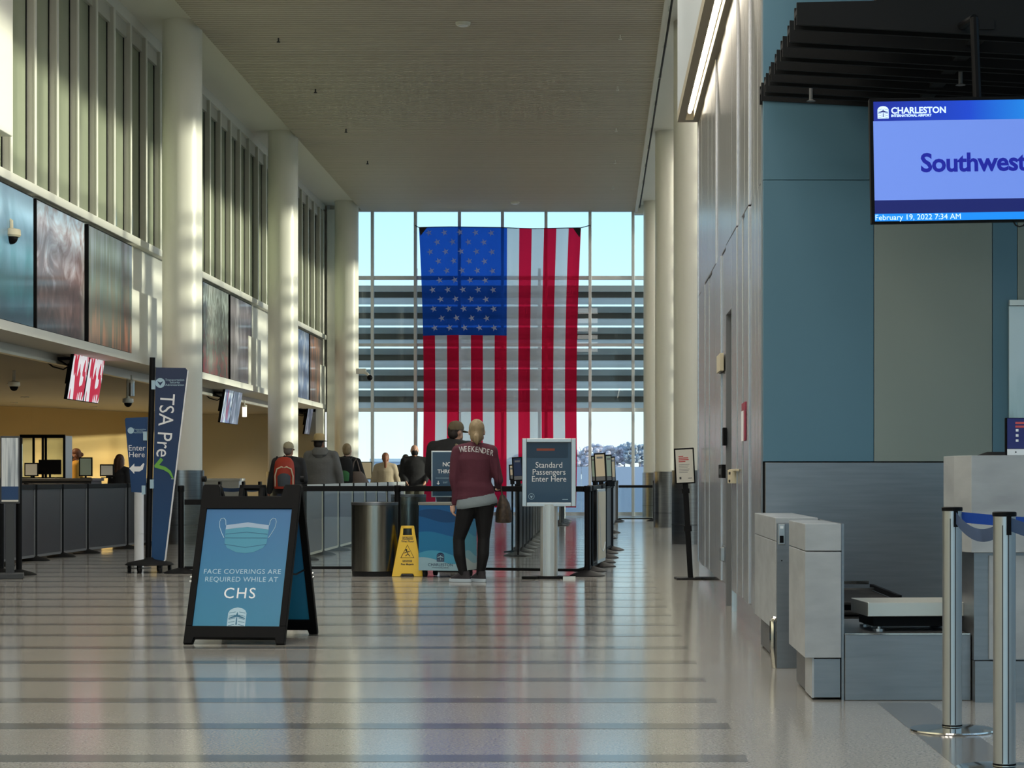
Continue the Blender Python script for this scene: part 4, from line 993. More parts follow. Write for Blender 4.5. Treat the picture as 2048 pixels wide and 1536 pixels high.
post(at(38, 0, 22.9).x, 22.9, 'black barrier post right behind the poster stand', 'posts at the left edge', h=1.5)
post(at(2, 0, 23.2).x, 23.2, 'black barrier post cut by the left edge', 'posts at the left edge', h=1.0)
# dark row in front of the service counters
lp = [(-7.18, 25.2), (-7.18, 26.8), (-7.16, 28.05), (-7.14, 29.35), (-7.0, 31.2), (-7.05, 33.0)]
row(lp, 'panel_dark', 'black post of the service hall row', 'dark panel of the service hall row', 'service hall row', edge='mid_grey')
# ================================================================== PEOPLE
mat('skin', (196, 150, 126), .55, bump=(40, .05)); mat('skin_tan', (176, 126, 100), .55); mat('skin_light', (208, 168, 146), .55)
mat('hair_blond', (164, 146, 114), .6, noise_=((60, 60, 6), .3, (128, 108, 78)), bump=(60, .3)); mat('hair_brown', (74, 48, 34), .55, noise_=((60, 60, 6), .3, (96, 62, 42)), bump=(60, .3))
mat('hair_red', (110, 66, 44), .55, noise_=((60, 60, 6), .3, (140, 90, 60)), bump=(60, .3)); mat('hair_dark', (38, 28, 24), .6, bump=(60, .3)); mat('hair_grey', (120, 110, 100), .6)
mat('maroon', (82, 34, 50), .85, bump=(14, .35, .02)); mat('tee_grey', (128, 140, 146), .85, bump=(16, .3, .02)); mat('leggings', (17, 17, 20), .7, spec=.3, bump=(20, .2))
mat('jacket_dark', (44, 44, 46), .85, bump=(12, .35, .02)); mat('hoodie', (112, 112, 110), .9, bump=(12, .4, .02)); mat('black_cloth', (22, 22, 24), .85, bump=(12, .3, .02)); mat('denim', (58, 66, 84), .8, bump=(20, .2))
mat('beige_knit', (178, 164, 140), .9, bump=(14, .35, .02)); mat('khaki', (100, 92, 76), .85); mat('navy_cloth', (34, 38, 52), .85)
mat('shoe_dark', (40, 36, 42), .7); mat('sole', (176, 190, 200), .6); mat('mask_black', (18, 14, 16), .8); mat('cap_khaki', (178, 168, 140), .8, bump=(60, .2)); mat('cap_olive', (96, 84, 62), .85, bump=(60, .2))
mat('straw', (196, 170, 120), .75, bump=(80, .4)); mat('mustard', (206, 150, 50), .8); mat('collar_grey', (90, 90, 90), .8)
mat('eye_white', (230, 228, 222), .3); mat('eye_dark', (40, 30, 26), .3); mat('lips', (160, 96, 88), .5)
V = Vector
def person(label, loc, rotz, H=1.7, w=1.0, girth=1.0, skin='skin', top='hoodie', pants='denim', shoes='shoe_dark', hair='short', hair_m='hair_brown', armL=None, armR=None, legs=None, head=(0, 0, 0), head_yaw=0.0, sleeve=1.0, hem=.84, hat=None, hat_m=None, vox=.016, mask=False, lean=(0, 0), loose=.022, foot_yaw=(0, 0), thigh=1.0):
    """standing figure, facing +y; joints in metres for a 1.7 m body, scaled to H"""
    s = H / 1.7
    t = thing('person', label, 'person', loc, rotz)
    S = Matrix.Diagonal((s, s, s, 1))
    lx, ly = lean
    def sh(z): return (lx * max(0, (z - .85)) / .6, ly * max(0, (z - .85)) / .6)
    # joints
    sw = .175 * w
    LG = legs or {'L': ((-.085, 0, .88), (-.09, .01, .48), (-.09, -.01, .085)), 'R': ((.085, 0, .88), (.09, .01, .48), (.09, -.01, .085))}
    ox, oy = sh(1.38)
    AR = {}
    for sd, k, arm in ((-1, 'L', armL), (1, 'R', armR)):
        base = [(sd * sw + ox, oy, 1.365), (sd * (sw + .045) + ox * .6, oy - .01, 1.10), (sd * (sw + .035) + ox * .3, .05 + oy * .3, .86)]
        AR[k] = [V(p) for p in (arm or base)]
        AR[k][0] = V(base[0])
    hx, hy, hz = head; nx, ny = sh(1.45)
    hc = V((hx + nx, hy + ny + .015, 1.575 + hz))
    HY_ = Matrix.Rotation(head_yaw, 4, 'Z')
    tor = [(0, 0, .80, .13 * girth, .095), (0, 0, .90, .165 * girth * (.97 + .03 * w), .115 * girth), (0, .0, 1.02, .14 * girth, .1 * girth), (sh(1.15)[0], sh(1.15)[1] + .005, 1.15, .148 * w * (girth + 1) / 2, .108 * girth), (sh(1.28)[0], sh(1.28)[1], 1.28, .165 * w * (girth + 1) / 2, .112 * (girth + 1) / 2), (ox, oy, 1.37, .15 * w, .088), (nx, ny, 1.42, .08, .065)]
    def torso(mb, inf, zlo=0.0):
        rr = [(a, b, z, rx + inf, ry + inf) for a, b, z, rx, ry in tor if z >= zlo]
        mb.loft(rr, 22)
        mb.limb([AR['L'][0], V((0 + ox, oy, 1.385)), AR['R'][0]], [.058 + inf * .7, .07 + inf, .058 + inf * .7])
        return mb
    def arms(mb, inf, frac=1.0):
        for k in 'LR':
            a, b, c = AR[k]; e = b.lerp(c, frac)
            mb.limb([a, b, e], [.052 * (girth + 1) / 2 + inf, .042 + inf, .042 + inf - .012 * frac])
    # body: one skin from head to feet
    b = MB(); torso(b, 0.0); arms(b, 0.0)
    for i, k in enumerate('LR'):
        h, kn, an = [V(p) for p in LG[k]]
        b.limb([h, kn, V((kn.x, kn.y - .02, kn.z - .13)).lerp(an, .15), an], [.088 * girth * thigh, .055, .055, .036])
        fy = foot_yaw[i]; fd = V((-math.sin(fy), math.cos(fy), 0))
        b.limb([an - fd * .03 + V((0, 0, -.045)), an + fd * .14 + V((0, 0, -.055))], [.034, .028])
        # hand: palm and five bent fingers
        w0 = AR[k][2]; el = AR[k][1]; d = (w0 - el).normalized(); side = V((0, 1, 0)); 
        side = (side - d * side.dot(d)).normalized(); inn = d.cross(side).normalized() * (1 if k == 'L' else -1)
        b.limb([w0, w0 + d * .045, w0 + d * .085], [.027, .03, .03])
        for f in range(4):
            r0 = w0 + d * .085 + side * (-.027 + .018 * f); ln = (.062, .075, .078, .066)[f]
            b.limb([r0, r0 + d * ln * .5, r0 + d * ln * .8 + inn * ln * .35], [.0095, .009, .008])
        b.limb([w0 + d * .03 + side * .026, w0 + d * .065 + side * .05, w0 + d * .095 + side * .048 + inn * .015], [.011, .0105, .009])
    b.limb([V((nx, ny, 1.38)), hc + V((0, -.01, -.08))], [.06, .052])
    b.sphere(hc + V((0, -.012, .02)), (.076, .094, .098), 18, 12, HY_)
    def hp(x, y, z): return hc + HY_ @ V((x, y, z))
    b.limb([hp(0, .03, -.045), hp(0, .062, -.085)], [.06, .036]); b.limb([hp(-.03, .03, -.06), hp(.03, .03, -.06)], [.045, .045])
    b.limb([hp(0, .082, .015), hp(0, .103, -.022)], [.011, .015])
    for sd in (-1, 1): b.sphere(hp(sd * .078, -.008, -.01), (.012, .022, .034), 10, 8, HY_)
    bo = b.build('body', skin, t); bo.data.transform(S); remesh(bo, vox * s, 3)
    f = MB()
    for sd in (-1, 1): f.sphere(hp(sd * .031, .077, .012), (.013, .008, .008), 10, 6)
    f.build('eye', 'eye_white', t, smooth=True).data.transform(S)
    f = MB()
    for sd in (-1, 1): f.sphere(hp(sd * .031, .084, .012), (.006, .004, .006), 8, 6)
    f.build('pupil', 'eye_dark', t, smooth=True).data.transform(S)
    if not mask:
        MB().sphere(hp(0, .083, -.058), (.022, .01, .007), 10, 6, HY_).build('mouth', 'lips', t, smooth=True).data.transform(S)
    else:
        m = MB().sphere(hp(0, .042, -.052), (.074, .07, .062), 16, 10, HY_); m.sphere(hp(0, .065, -.022), (.055, .048, .03), 12, 8, HY_)
        mo = m.build('face_mask', 'mask_black', t); mo.data.transform(S); remesh(mo, .010, 3)
    # clothes
    g = MB(); torso(g, loose, hem)
    g.loft([(0, 0, hem - .02, .155 * girth + loose + .012, .11 * girth + loose), (0, 0, hem + .12, .16 * girth + loose, .112 * girth + loose), (0, 0, 1.04, .145 * girth + loose, .104 * girth + loose)], 22)
    arms(g, loose * .85, sleeve * .97)
    go = g.build('top', top, t); go.data.transform(S); remesh(go, vox * s, 4)
    g = MB()
    for k in 'LR':
        h, kn, an = [V(p) for p in LG[k]]; tight = pants == 'leggings'
        i_ = .008 if tight else .022
        g.limb([h, kn, V((kn.x, kn.y - .02, kn.z - .13)).lerp(an, .15), an + V((0, 0, .0 if tight else -.02))], [.09 * girth * thigh + i_, .056 + i_, .056 + i_, .036 + (i_ if tight else i_ + .012)])
    g.loft([(0, 0, .80, .12 * girth, .1), (0, 0, .9, .165 * girth + .008, .115 * girth + .01), (0, 0, 1.0, .142 * girth + .008, .1 * girth + .01)], 20)
    po_ = g.build('trousers', pants, t); po_.data.transform(S); remesh(po_, vox * s, 3)
    for i, k in enumerate('LR'):
        an = V(LG[k][2]); fy = foot_yaw[i]; M = Matrix.Translation((an.x, an.y, 0)) @ Matrix.Rotation(fy, 4, 'Z')
        sh_ = MB().loft([(0, .04, .03, .043, .128), (0, .038, .05, .044, .126), (0, .01, .075, .04, .09), (0, -.02, .105, .04, .055), (0, -.028, .115, .036, .046)], 18)
        so = sh_.build('shoe', shoes, t, smooth=True); so.data.transform(S @ M)
        MB().loft([(0, .04, .0, .042, .13), (0, .04, .004, .046, .136), (0, .04, .026, .047, .137), (0, .04, .036, .044, .13)], 20).build('sole', 'sole', so, smooth=True).data.transform(S @ M)
    # hair and hats
    hm = MB(); 
    if hair != 'bald':
        hm.sphere(hp(0, -.026, .034), (.084, .094, .097), 18, 12, HY_); hm.sphere(hp(0, -.05, -.02), (.074, .068, .075), 16, 10, HY_)
        if hair == 'bun': hm.sphere(hp(0, -.125, .01), .042); hm.sphere(hp(0, -.02, .05), (.088, .098, .09), 16, 10)
        if hair == 'low_tail':
            hm.sphere(hp(0, -.06, -.05), (.07, .06, .07)); hm.limb([hp(0, -.115, -.03), hp(.004, -.16, -.06), hp(.008, -.165, -.1), hp(.012, -.15, -.14)], [.02, .034, .03, .012])
        if hair == 'pony':
            hm.limb([hp(0, -.11, .03), hp(.01, -.15, -.02), hp(.012, -.14, -.14), hp(.008, -.125, -.27), hp(.0, -.115, -.36)], [.03, .035, .034, .026, .012])
        if hair == 'long':
            hm.limb([hp(-.05, -.05, 0), hp(-.06, -.06, -.13), hp(-.055, -.07, -.26)], [.06, .06, .045]); hm.limb([hp(.05, -.05, 0), hp(.06, -.06, -.13), hp(.055, -.07, -.26)], [.06, .06, .045]); hm.limb([hp(0, -.07, 0), hp(0, -.09, -.28)], [.07, .06])
        ho = hm.build('hair', hair_m, t); ho.data.transform(S); remesh(ho, .012, 3)
    else:
        hm.sphere(hp(0, -.05, -.03), (.077, .066, .05), 16, 10); ho = hm.build('hair', hair_m, t); ho.data.transform(S); remesh(ho, .012, 3)
    if hat == 'cap':
        c = MB().loft([(0, 0, 0, .088, .104), (0, 0, .03, .09, .106), (0, -.002, .07, .082, .096), (0, -.004, .1, .058, .068), (0, -.005, .112, .02, .024)], 22)
        co = c.build('cap', hat_m, t, smooth=True); co.data.transform(S @ Matrix.Translation(hc + V((0, -.015, .025))) @ HY_)
        MB().prism([(-.075, .06), (.075, .06), (.065, .15), (.03, .178), (-.03, .178), (-.065, .15)], .0, .008, 'XY').build('cap_peak', hat_m, co).data.transform(S @ Matrix.Translation(hc + V((0, -.015, .022))) @ HY_ @ Matrix.Rotation(math.radians(-10), 4, 'X'))
        MB().sphere((0, 0, .113), .008).build('cap_button', hat_m, co).data.transform(S @ Matrix.Translation(hc + V((0, -.015, .025))) @ HY_)
    if hat == 'fedora':
        X = S @ Matrix.Translation(hc + V((0, -.012, .035))) @ HY_
        c = MB().loft([(0, 0, 0, .092, .108), (0, 0, .05, .09, .104), (0, 0, .1, .08, .09), (0, 0, .118, .06, .07), (0, 0, .12, .02, .03)], 24)
        co = c.build('hat_crown', hat_m, t, smooth=True); co.data.transform(X)
        MB().loft([(0, 0, -.012, .128, .15), (0, 0, -.004, .132, .155), (0, 0, .004, .095, .11)], 26).build('hat_brim', 'black_cloth', co, smooth=True).data.transform(X)
    return t

# woman in front: maroon sweatshirt, hands down, weight on one leg
wx = at(942, 0, 21.35).x
wo_ = person('woman in maroon sweatshirt and black leggings seen from behind, nearest person', (wx, 21.35, 0), 0, 1.655, .98, 1.08, 'skin_light', 'maroon', 'leggings', 'shoe_dark', 'low_tail', 'hair_blond',
    armL=[(0, 0, 0), (-.205, -.01, 1.07), (-.195, .02, .835)], armR=[(0, 0, 0), (.262, .02, 1.07), (.235, .24, 1.01)],
    legs={'L': ((-.035, 0, .80), (-.128, .01, .45), (-.078, 0, .085)), 'R': ((.135, 0, .80), (.132, .02, .46), (.095, .03, .085))}, thigh=1.08, lean=(.045, .0), head=(.015, 0, 0), vox=.0085, hem=.88, loose=.02, foot_yaw=(math.radians(62), math.radians(40)))
wo_.location.x = wx
for o in list(wo_.children):
    if o.name.startswith('top'): wtop = o
# move the hips over the legs
for o in wo_.children:
    if o.name.split('.')[0] in ('top', 'body', 'trousers'):
        for v in o.data.vertices:
            z = v.co.z / (1.655 / 1.7)
            if z > .8 and z < 1.5: v.co.x += .05 * max(0, 1 - abs(z - .95) / .35) * (1 if abs(v.co.x) < .26 else 0.5)
sk = MB().loft([(.06, 0, .765, .195, .14), (.06, 0, .775, .207, .148), (.06, 0, .80, .212, .152), (.058, 0, .84, .205, .145), (.052, 0, .89, .19, .13), (.05, 0, .93, .17, .12)], 36)
v0 = sk.build('undershirt', 'tee_grey', wo_, smooth=True)
for v in v0.data.vertices: v.co.z += .15 * (v.co.x - .055) * max(0, min(1, (.93 - v.co.z) / .15))
mat('sweat_print', (190, 188, 190), .8)
word = 'WEEKENDER'; n = len(word)
for i, ch in enumerate(word):
    a = (i - (n - 1) / 2) / ((n - 1) / 2)
    o = text(ch, .078, 'sweat_print', wo_, (0.063 + .15 * a, -.4, 1.345 - .016 * a * a - .018 * a), (PI / 2, math.radians(9) * a + math.radians(3), 0), ext=0.0, bold=.0014, sx=.72)
    bm = bmesh.new(); bm.from_mesh(o.data); bmesh.ops.triangulate(bm, faces=bm.faces); bmesh.ops.subdivide_edges(bm, edges=bm.edges, cuts=2); bm.to_mesh(o.data); bm.free()
    sw_ = o.modifiers.new('wrap', 'SHRINKWRAP'); sw_.target = wtop; sw_.wrap_method = 'PROJECT'; sw_.use_project_y = True; sw_.use_positive_direction = True; sw_.use_negative_direction = False; sw_.offset = .004; sw_.wrap_mode = 'ABOVE_SURFACE'
# her handbag
mat('bag_brown', (72, 58, 44), .6, noise_=((25, 25, 25), .12, (44, 34, 26)), bump=(30, .2))
hb = thing('handbag', 'dark brown checked handbag hanging from her right arm', 'bag', (wx + .325, 21.5, .60))
MB().loft([(0, 0, 0, .06, .1), (0, 0, .01, .085, .13), (0, 0, .1, .085, .135), (0, 0, .2, .06, .11), (-.01, 0, .27, .03, .085), (-.01, 0, .285, .022, .08)], 22).build('bag_body', 'bag_brown', hb, smooth=True)
for y in (-.03, .03): MB().tube([(-.01, y - .045, .27), (-.03, y - .03, .38), (-.05, y, .44), (-.04, y + .03, .38), (-.01, y + .05, .27)], .007, 6).build('bag_strap', 'bag_brown', hb, smooth=True)

def backpack(label, parent_loc, rotz, h, w, d, m, panel, trim, z):
    t = thing('backpack', label, 'backpack', (parent_loc[0], parent_loc[1], z), rotz)
    MB().loft([(0, -d / 2, 0, w * .46, d * .48), (0, -d / 2, .03, w * .5, d * .52), (0, -d / 2, h * .6, w * .5, d * .5), (0, -d * .42, h * .85, w * .44, d * .42), (0, -d * .36, h * .97, w * .3, d * .3), (0, -d * .34, h, w * .12, d * .15)], 24).build('pack_body', m, t, smooth=True)
    MB().loft([(0, -d * .8, .04, w * .32, d * .28), (0, -d * .82, h * .38, w * .33, d * .28), (0, -d * .75, h * .55, w * .24, d * .2)], 20).build('front_pocket', panel, t, smooth=True)
    if trim:
        for s in (-1, 1):
            MB().tube([(s * w * .42, -d * .75, .04), (s * w * .43, -d * .88, h * .4), (s * w * .34, -d * .95, h * .62), (s * w * .12, -d * .93, h * .69), (s * w * .02, -d * .93, h * .66)], .012, 6).build('reflective_trim', trim, t, smooth=True)
    for s in (-1, 1):
        MB().tube([(s * w * .3, -.04, h * .82), (s * w * .38, .06, h * 1.0), (s * w * .4, .15, h * .95), (s * w * .42, .2, h * .6)], .018, 6).build('shoulder_strap', 'black_cloth', t, smooth=True)
    MB().tube([(-.04, -d * .2, h * .97), (0, -d * .25, h * 1.05), (.04, -d * .2, h * .97)], .008, 6).build('grab_handle', 'black_cloth', t, smooth=True)
    return t
mat('pack_orange', (176, 54, 30), .6); mat('pack_grey', (66, 74, 82), .6); mat('pack_cream', (222, 208, 178), .5); mat('pack_green', (52, 120, 64), .6); mat('pack_silver', (150, 156, 158), .4)
def PX(x, Y): return at(x, 0, Y).x
# man with orange backpack and pale cap
x = PX(577, 34.5); person('man in khaki cap and charcoal jacket wearing an orange backpack', (x, 34.5, 0), math.radians(4), 1.63, 1.18, 1.25, 'skin_tan', 'jacket_dark', 'denim', hair='short', hair_m='hair_grey', hat='cap', hat_m='cap_khaki', armL=[(0, 0, 0), (-.285, -.02, 1.08), (-.33, .06, .86)], armR=[(0, 0, 0), (.27, 0, 1.06), (.22, .16, .92)], head_yaw=math.radians(-14), loose=.03)
backpack('orange and grey backpack with cream trim on the capped man', (x - .045, 34.38), math.radians(4), .52, .34, .17, 'pack_orange', 'pack_grey', 'pack_cream', .87)
# man in grey hoodie and hat
x = PX(642, 36.0); hd = person('tall man in grey hoodie and straw hat seen from behind', (x, 36.0, 0), math.radians(-6), 1.78, 1.2, 1.3, 'skin_tan', 'hoodie', 'denim', hair='short', hair_m='hair_dark', hat='fedora', hat_m='straw', armL=[(0, 0, 0), (-.26, .0, 1.08), (-.2, .2, .95)], armR=[(0, 0, 0), (.3, 0, 1.08), (.33, .05, .84)], head_yaw=math.radians(-16), head=(-.03, 0, 0), loose=.03)
h = MB().loft([(0, -.10, 1.33, .07, .05), (0, -.10, 1.38, .125, .07), (0, -.06, 1.45, .14, .085), (0, -.03, 1.5, .10, .07)], 22).build('hood', 'hoodie', hd, smooth=True); h.data.transform(Matrix.Diagonal((1.047,) * 3 + (1,)))
# woman in black with green backpack and brown bag
x = PX(694, 36.8); person('fair-haired woman in black jacket wearing a green and black backpack', (x, 36.8, 0), math.radians(-4), 1.65, 1.05, 1.05, 'skin_light', 'black_cloth', 'leggings', hair='short', hair_m='hair_blond', armR=[(0, 0, 0), (.27, .03, 1.1), (.32, .12, .92)], loose=.03)
backpack('green and black backpack on the fair-haired woman', (x - .02, 36.66), 0, .46, .3, .16, 'black_cloth', 'pack_green', None, .95)
tb = thing('tote_bag', 'grey-brown tote bag on the shoulder of the woman in black', 'bag', (x + .23, 36.62, .82), 0)
mat('tote', (112, 98, 90), .7, bump=(10, .2)); MB().loft([(.04, 0, 0, .2, .06), (.03, 0, .06, .2, .08), (-.02, 0, .28, .12, .06), (-.05, 0, .34, .09, .05)], 20).build('tote_body', 'tote', tb, smooth=True)
MB().tube([(-.12, 0, .33), (-.09, .02, .5), (-.05, .05, .56), (-.03, .05, .5), (.02, .0, .33)], .012, 6).build('tote_strap', 'tote', tb, smooth=True)
# woman with long ponytail
x = PX(771, 44.0); person('woman in loose beige top with a long dark ponytail', (x, 44.0, 0), 0, 1.57, 1.0, 1.15, 'skin_tan', 'beige_knit', 'khaki', hair='pony', hair_m='hair_red', armL=[(0, 0, 0), (-.25, .0, 1.12), (-.3, .05, .95)], armR=[(0, 0, 0), (.25, 0, 1.12), (.29, .06, .95)], loose=.045, hem=.88)
# bald man with mask facing us
x = PX(829, 43.5); person('bald man in dark jacket and black mask facing the viewer', (x, 43.5, 0), PI + math.radians(10), 1.735, 1.15, 1.25, 'skin', 'black_cloth', 'khaki', hair='bald', hair_m='hair_grey', mask=True, loose=.03, armL=[(0, 0, 0), (-.26, .0, 1.08), (-.2, .18, .95)], armR=[(0, 0, 0), (.26, 0, 1.08), (.2, .18, .95)])
x = PX(811, 45.5); person('person in hooded dark coat behind the bald man', (x, 45.5, 0), math.radians(20), 1.55, 1.0, 1.1, 'skin_tan', 'black_cloth', 'denim', hair='short', hair_m='hair_dark', loose=.04)
# big man in black with cap
x = PX(905, 27.5); person('large man in black jacket and dark cap with his head turned right', (x, 27.5, 0), math.radians(-12), 1.80, 1.25, 1.4, 'skin', 'black_cloth', 'denim', hair='short', hair_m='hair_dark', hat='cap', hat_m='cap_olive', head_yaw=math.radians(-35), head=(.06, .02, -.01), loose=.04, lean=(-.02, .0), armL=[(0, 0, 0), (-.3, .05, 1.08), (-.25, .2, .95)])
sb = thing('sling_strap', 'olive sling strap over the shoulder of the man in black', 'bag', (x + .04, 27.27, 1.2), math.radians(-12)); mat('olive_strap', (120, 112, 84), .8)
MB().tube([(-.1, -.0, -.1), (-.02, -.0, .05), (.03, .02, .2), (.02, .08, .27), (-.03, .16, .29)], .022, 8).build('strap', 'olive_strap', sb, smooth=True)
# service agents behind the counter
x = PX(152, 38.6); person('agent in mustard vest and black mask behind the service counter', (x, 38.6, 0), math.radians(100), 1.58, 1.0, 1.1, 'skin_tan', 'mustard', 'navy_cloth', hair='bun', hair_m='hair_red', mask=True, loose=.03)
x = PX(240, 35.5); person('person with long brown hair and dark top at the service counter', (x, 35.5, 0), math.radians(-30), 1.45, 1.1, 1.15, 'skin_light', 'jacket_dark', 'navy_cloth', hair='long', hair_m='hair_brown', loose=.03)
# ================================================================== FLAG
cloth_flag('flag_red', (232, 34, 70), .24); cloth_flag('flag_white', (240, 242, 246), .26); cloth_flag('flag_blue', (40, 92, 196), .30); cloth_flag('flag_star', (250, 250, 248), .2)
mat('flag_corner', (34, 30, 34), .8)
YG = 55.9
fa, fb = at(838, 455, YG), at(1014, 671, YG); fw = (1162 - 838) * YG / FPX; ft = fa.z; fl = 560 * YG / FPX
flag = thing('national_flag', 'huge stars and stripes flag hanging vertically before the glass wall', 'flag', (fa.x, YG, ft))
def fpos(u, v, d=0.0):
    """u across 0..1, v down 0..1 -> draped cloth point"""
    pull = .012 * math.sin(PI * min(1, v * 1.2)) + .03 * v
    x = fw * (pull + u * (1 - 2 * pull))
    y = .05 * math.sin(u * 21 + 1.2 * v) * (.35 + .5 * v) + .03 * math.sin(u * 47 + v * 3) + .05 * math.sin(v * 5 + u * 2)
    z = -fl * v + .02 * math.sin(PI * 2 * u * 1.0) * (1 - v)
    return (x, y + d, z)
def cloth(nm, u0, u1, v0, v1, m, d=0.0, nu=8, nv=40):
    vs = [fpos(u0 + (u1 - u0) * i / nu, v0 + (v1 - v0) * j / nv, d) for j in range(nv + 1) for i in range(nu + 1)]
    fs = [(j * (nu + 1) + i, j * (nu + 1) + i + 1, (j + 1) * (nu + 1) + i + 1, (j + 1) * (nu + 1) + i) for j in range(nv) for i in range(nu)]
    o = MB().add(vs, fs).build(nm, m, flag, smooth=True); return o
cu, cvv = (1014 - 838) / 324, (671 - 455) / 560
cloth('canton', 0, cu, 0, cvv, 'flag_blue', 0, 24, 24)
for i in range(7):
    cloth('stripe', cu * i / 7, cu * (i + 1) / 7, cvv, 1, 'flag_red' if i % 2 == 0 else 'flag_white', 0, 4, 40)
for i in range(6):
    cloth('stripe', cu + (1 - cu) * i / 6, cu + (1 - cu) * (i + 1) / 6, 0, 1, 'flag_white' if i % 2 == 0 else 'flag_red', 0, 4, 60)
for r in range(11):
    n = 5 if r % 2 == 0 else 4
    for c in range(n):
        px = 857 + 31.3 * c + (0 if n == 5 else 15.6) + r * .6; py = 466 + 19 * r
        u, v = (px - 838) / 324, (py - 455) / 560
        pts = []
        for k in range(10):
            a = PI / 2 + .3 + k * PI / 5; rr = (7.2 if k % 2 == 0 else 2.9)
            pts.append(fpos(u + rr * math.cos(a) / 324, v - rr * math.sin(a) / 560, -.006))
        MB().add(pts + [fpos(u, v, -.006)], [(k, (k + 1) % 10, 10) for k in range(10)]).build('star', 'flag_star', flag)
MB().add([fpos(0, 0, -.01), fpos(.05, 0, -.01), fpos(.006, .03, -.01)], [(0, 1, 2)]).build('corner_patch', 'flag_corner', flag)
MB().add([fpos(1, 0, -.01), fpos(.95, 0, -.01), fpos(.994, .035, -.01)], [(0, 1, 2)]).build('corner_patch', 'flag_corner', flag)
MB().tube([(-.1, 0, .05)] + [fpos(i / 10, 0) for i in range(11)] + [(fw + .25, 0, .06)], .012, 6).build('hang_rope', 'black_rubber', flag)
MB().cyl((-.1, 0, .05), (-.1, .45, .05), .012, n=6).build('rope_hook', 'mid_grey', flag); MB().cyl((fw + .25, 0, .06), (fw + .25, .45, .06), .012, n=6).build('rope_hook', 'mid_grey', flag)

# ================================================================== OUTDOORS BEYOND THE GLASS
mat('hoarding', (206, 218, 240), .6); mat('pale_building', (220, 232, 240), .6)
hw = thing('white_hoarding', 'long pale blue-white site wall outside the end glass', 'wall', (0, 66, -.25))
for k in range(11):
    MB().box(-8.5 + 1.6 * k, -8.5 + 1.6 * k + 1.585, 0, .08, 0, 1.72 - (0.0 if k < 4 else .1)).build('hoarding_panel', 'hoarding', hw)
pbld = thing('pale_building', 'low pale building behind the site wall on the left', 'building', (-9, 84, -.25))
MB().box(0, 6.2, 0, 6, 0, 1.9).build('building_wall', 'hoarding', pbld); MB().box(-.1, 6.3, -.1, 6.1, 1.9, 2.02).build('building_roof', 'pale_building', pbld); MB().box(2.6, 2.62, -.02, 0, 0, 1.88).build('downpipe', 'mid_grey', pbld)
mat('bare_tree', (206, 196, 204), .9, noise_=((.5, .5, .5), .3, (176, 170, 184))); mat('pine_tree', (176, 180, 188), .9, noise_=((.5, .5, .5), .3, (146, 154, 166))); mat('bark', (150, 142, 144), .9)  # tones raised pale: distance haze is put into the tree colours
rnd = random.Random(5)
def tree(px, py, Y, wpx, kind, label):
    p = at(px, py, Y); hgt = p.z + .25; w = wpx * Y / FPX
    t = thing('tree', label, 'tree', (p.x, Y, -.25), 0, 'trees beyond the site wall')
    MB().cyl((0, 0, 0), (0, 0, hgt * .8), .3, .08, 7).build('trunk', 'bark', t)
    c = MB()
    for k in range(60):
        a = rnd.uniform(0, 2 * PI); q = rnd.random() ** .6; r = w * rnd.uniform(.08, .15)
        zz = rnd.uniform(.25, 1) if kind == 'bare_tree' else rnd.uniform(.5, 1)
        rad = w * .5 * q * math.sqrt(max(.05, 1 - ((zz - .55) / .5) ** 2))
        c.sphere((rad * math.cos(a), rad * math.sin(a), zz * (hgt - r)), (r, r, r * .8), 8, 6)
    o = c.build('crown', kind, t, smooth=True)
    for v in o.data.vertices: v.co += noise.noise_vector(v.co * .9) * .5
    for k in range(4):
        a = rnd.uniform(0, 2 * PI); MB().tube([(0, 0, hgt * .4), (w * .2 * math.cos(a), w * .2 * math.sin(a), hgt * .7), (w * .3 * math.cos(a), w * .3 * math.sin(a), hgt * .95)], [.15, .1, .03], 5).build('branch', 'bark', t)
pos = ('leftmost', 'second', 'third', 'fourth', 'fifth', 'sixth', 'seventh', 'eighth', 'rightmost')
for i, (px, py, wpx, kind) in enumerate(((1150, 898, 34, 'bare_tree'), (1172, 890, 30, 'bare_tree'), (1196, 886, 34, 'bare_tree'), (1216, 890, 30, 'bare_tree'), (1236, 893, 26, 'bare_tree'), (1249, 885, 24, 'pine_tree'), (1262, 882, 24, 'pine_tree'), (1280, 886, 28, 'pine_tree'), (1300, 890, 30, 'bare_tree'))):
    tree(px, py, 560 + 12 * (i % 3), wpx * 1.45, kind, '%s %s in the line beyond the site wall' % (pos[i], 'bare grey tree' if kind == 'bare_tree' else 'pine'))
for px, py, nm in ((870, 915, 'low hazy tree beyond the site wall, far left'), (1040, 905, 'low hazy tree beyond the site wall, behind the flag')):
    tree(px, py, 590, 50, 'bare_tree', nm)

# ================================================================== LEFT SIDE
# pictures on the fascia
art_mat('art_teal', [(.25, (20, 70, 90)), (.45, (40, 110, 124)), (.6, (104, 146, 172)), (.75, (150, 186, 214))], (1, 1.2, .8), 1.2, zmix=.55, z0=0, zs=.6)
art_mat('art_brick', [(.3, (50, 34, 36)), (.5, (104, 76, 74)), (.62, (160, 150, 158)), (.75, (196, 214, 232))], (2, 1.6, 1.4), 2.5, zmix=.4, z0=0, zs=.6)
art_mat('art_marsh', [(.25, (196, 130, 100)), (.4, (110, 100, 86)), (.55, (92, 110, 106)), (.75, (136, 150, 166))], (2, 6, .5), 1.0, zmix=.35, z0=0, zs=.6)
art_mat('art_wood', [(.3, (150, 50, 56)), (.42, (60, 66, 62)), (.55, (96, 106, 98)), (.7, (172, 184, 180))], (3, 3, 1.6), 2.5, zmix=.3, z0=0, zs=.6)
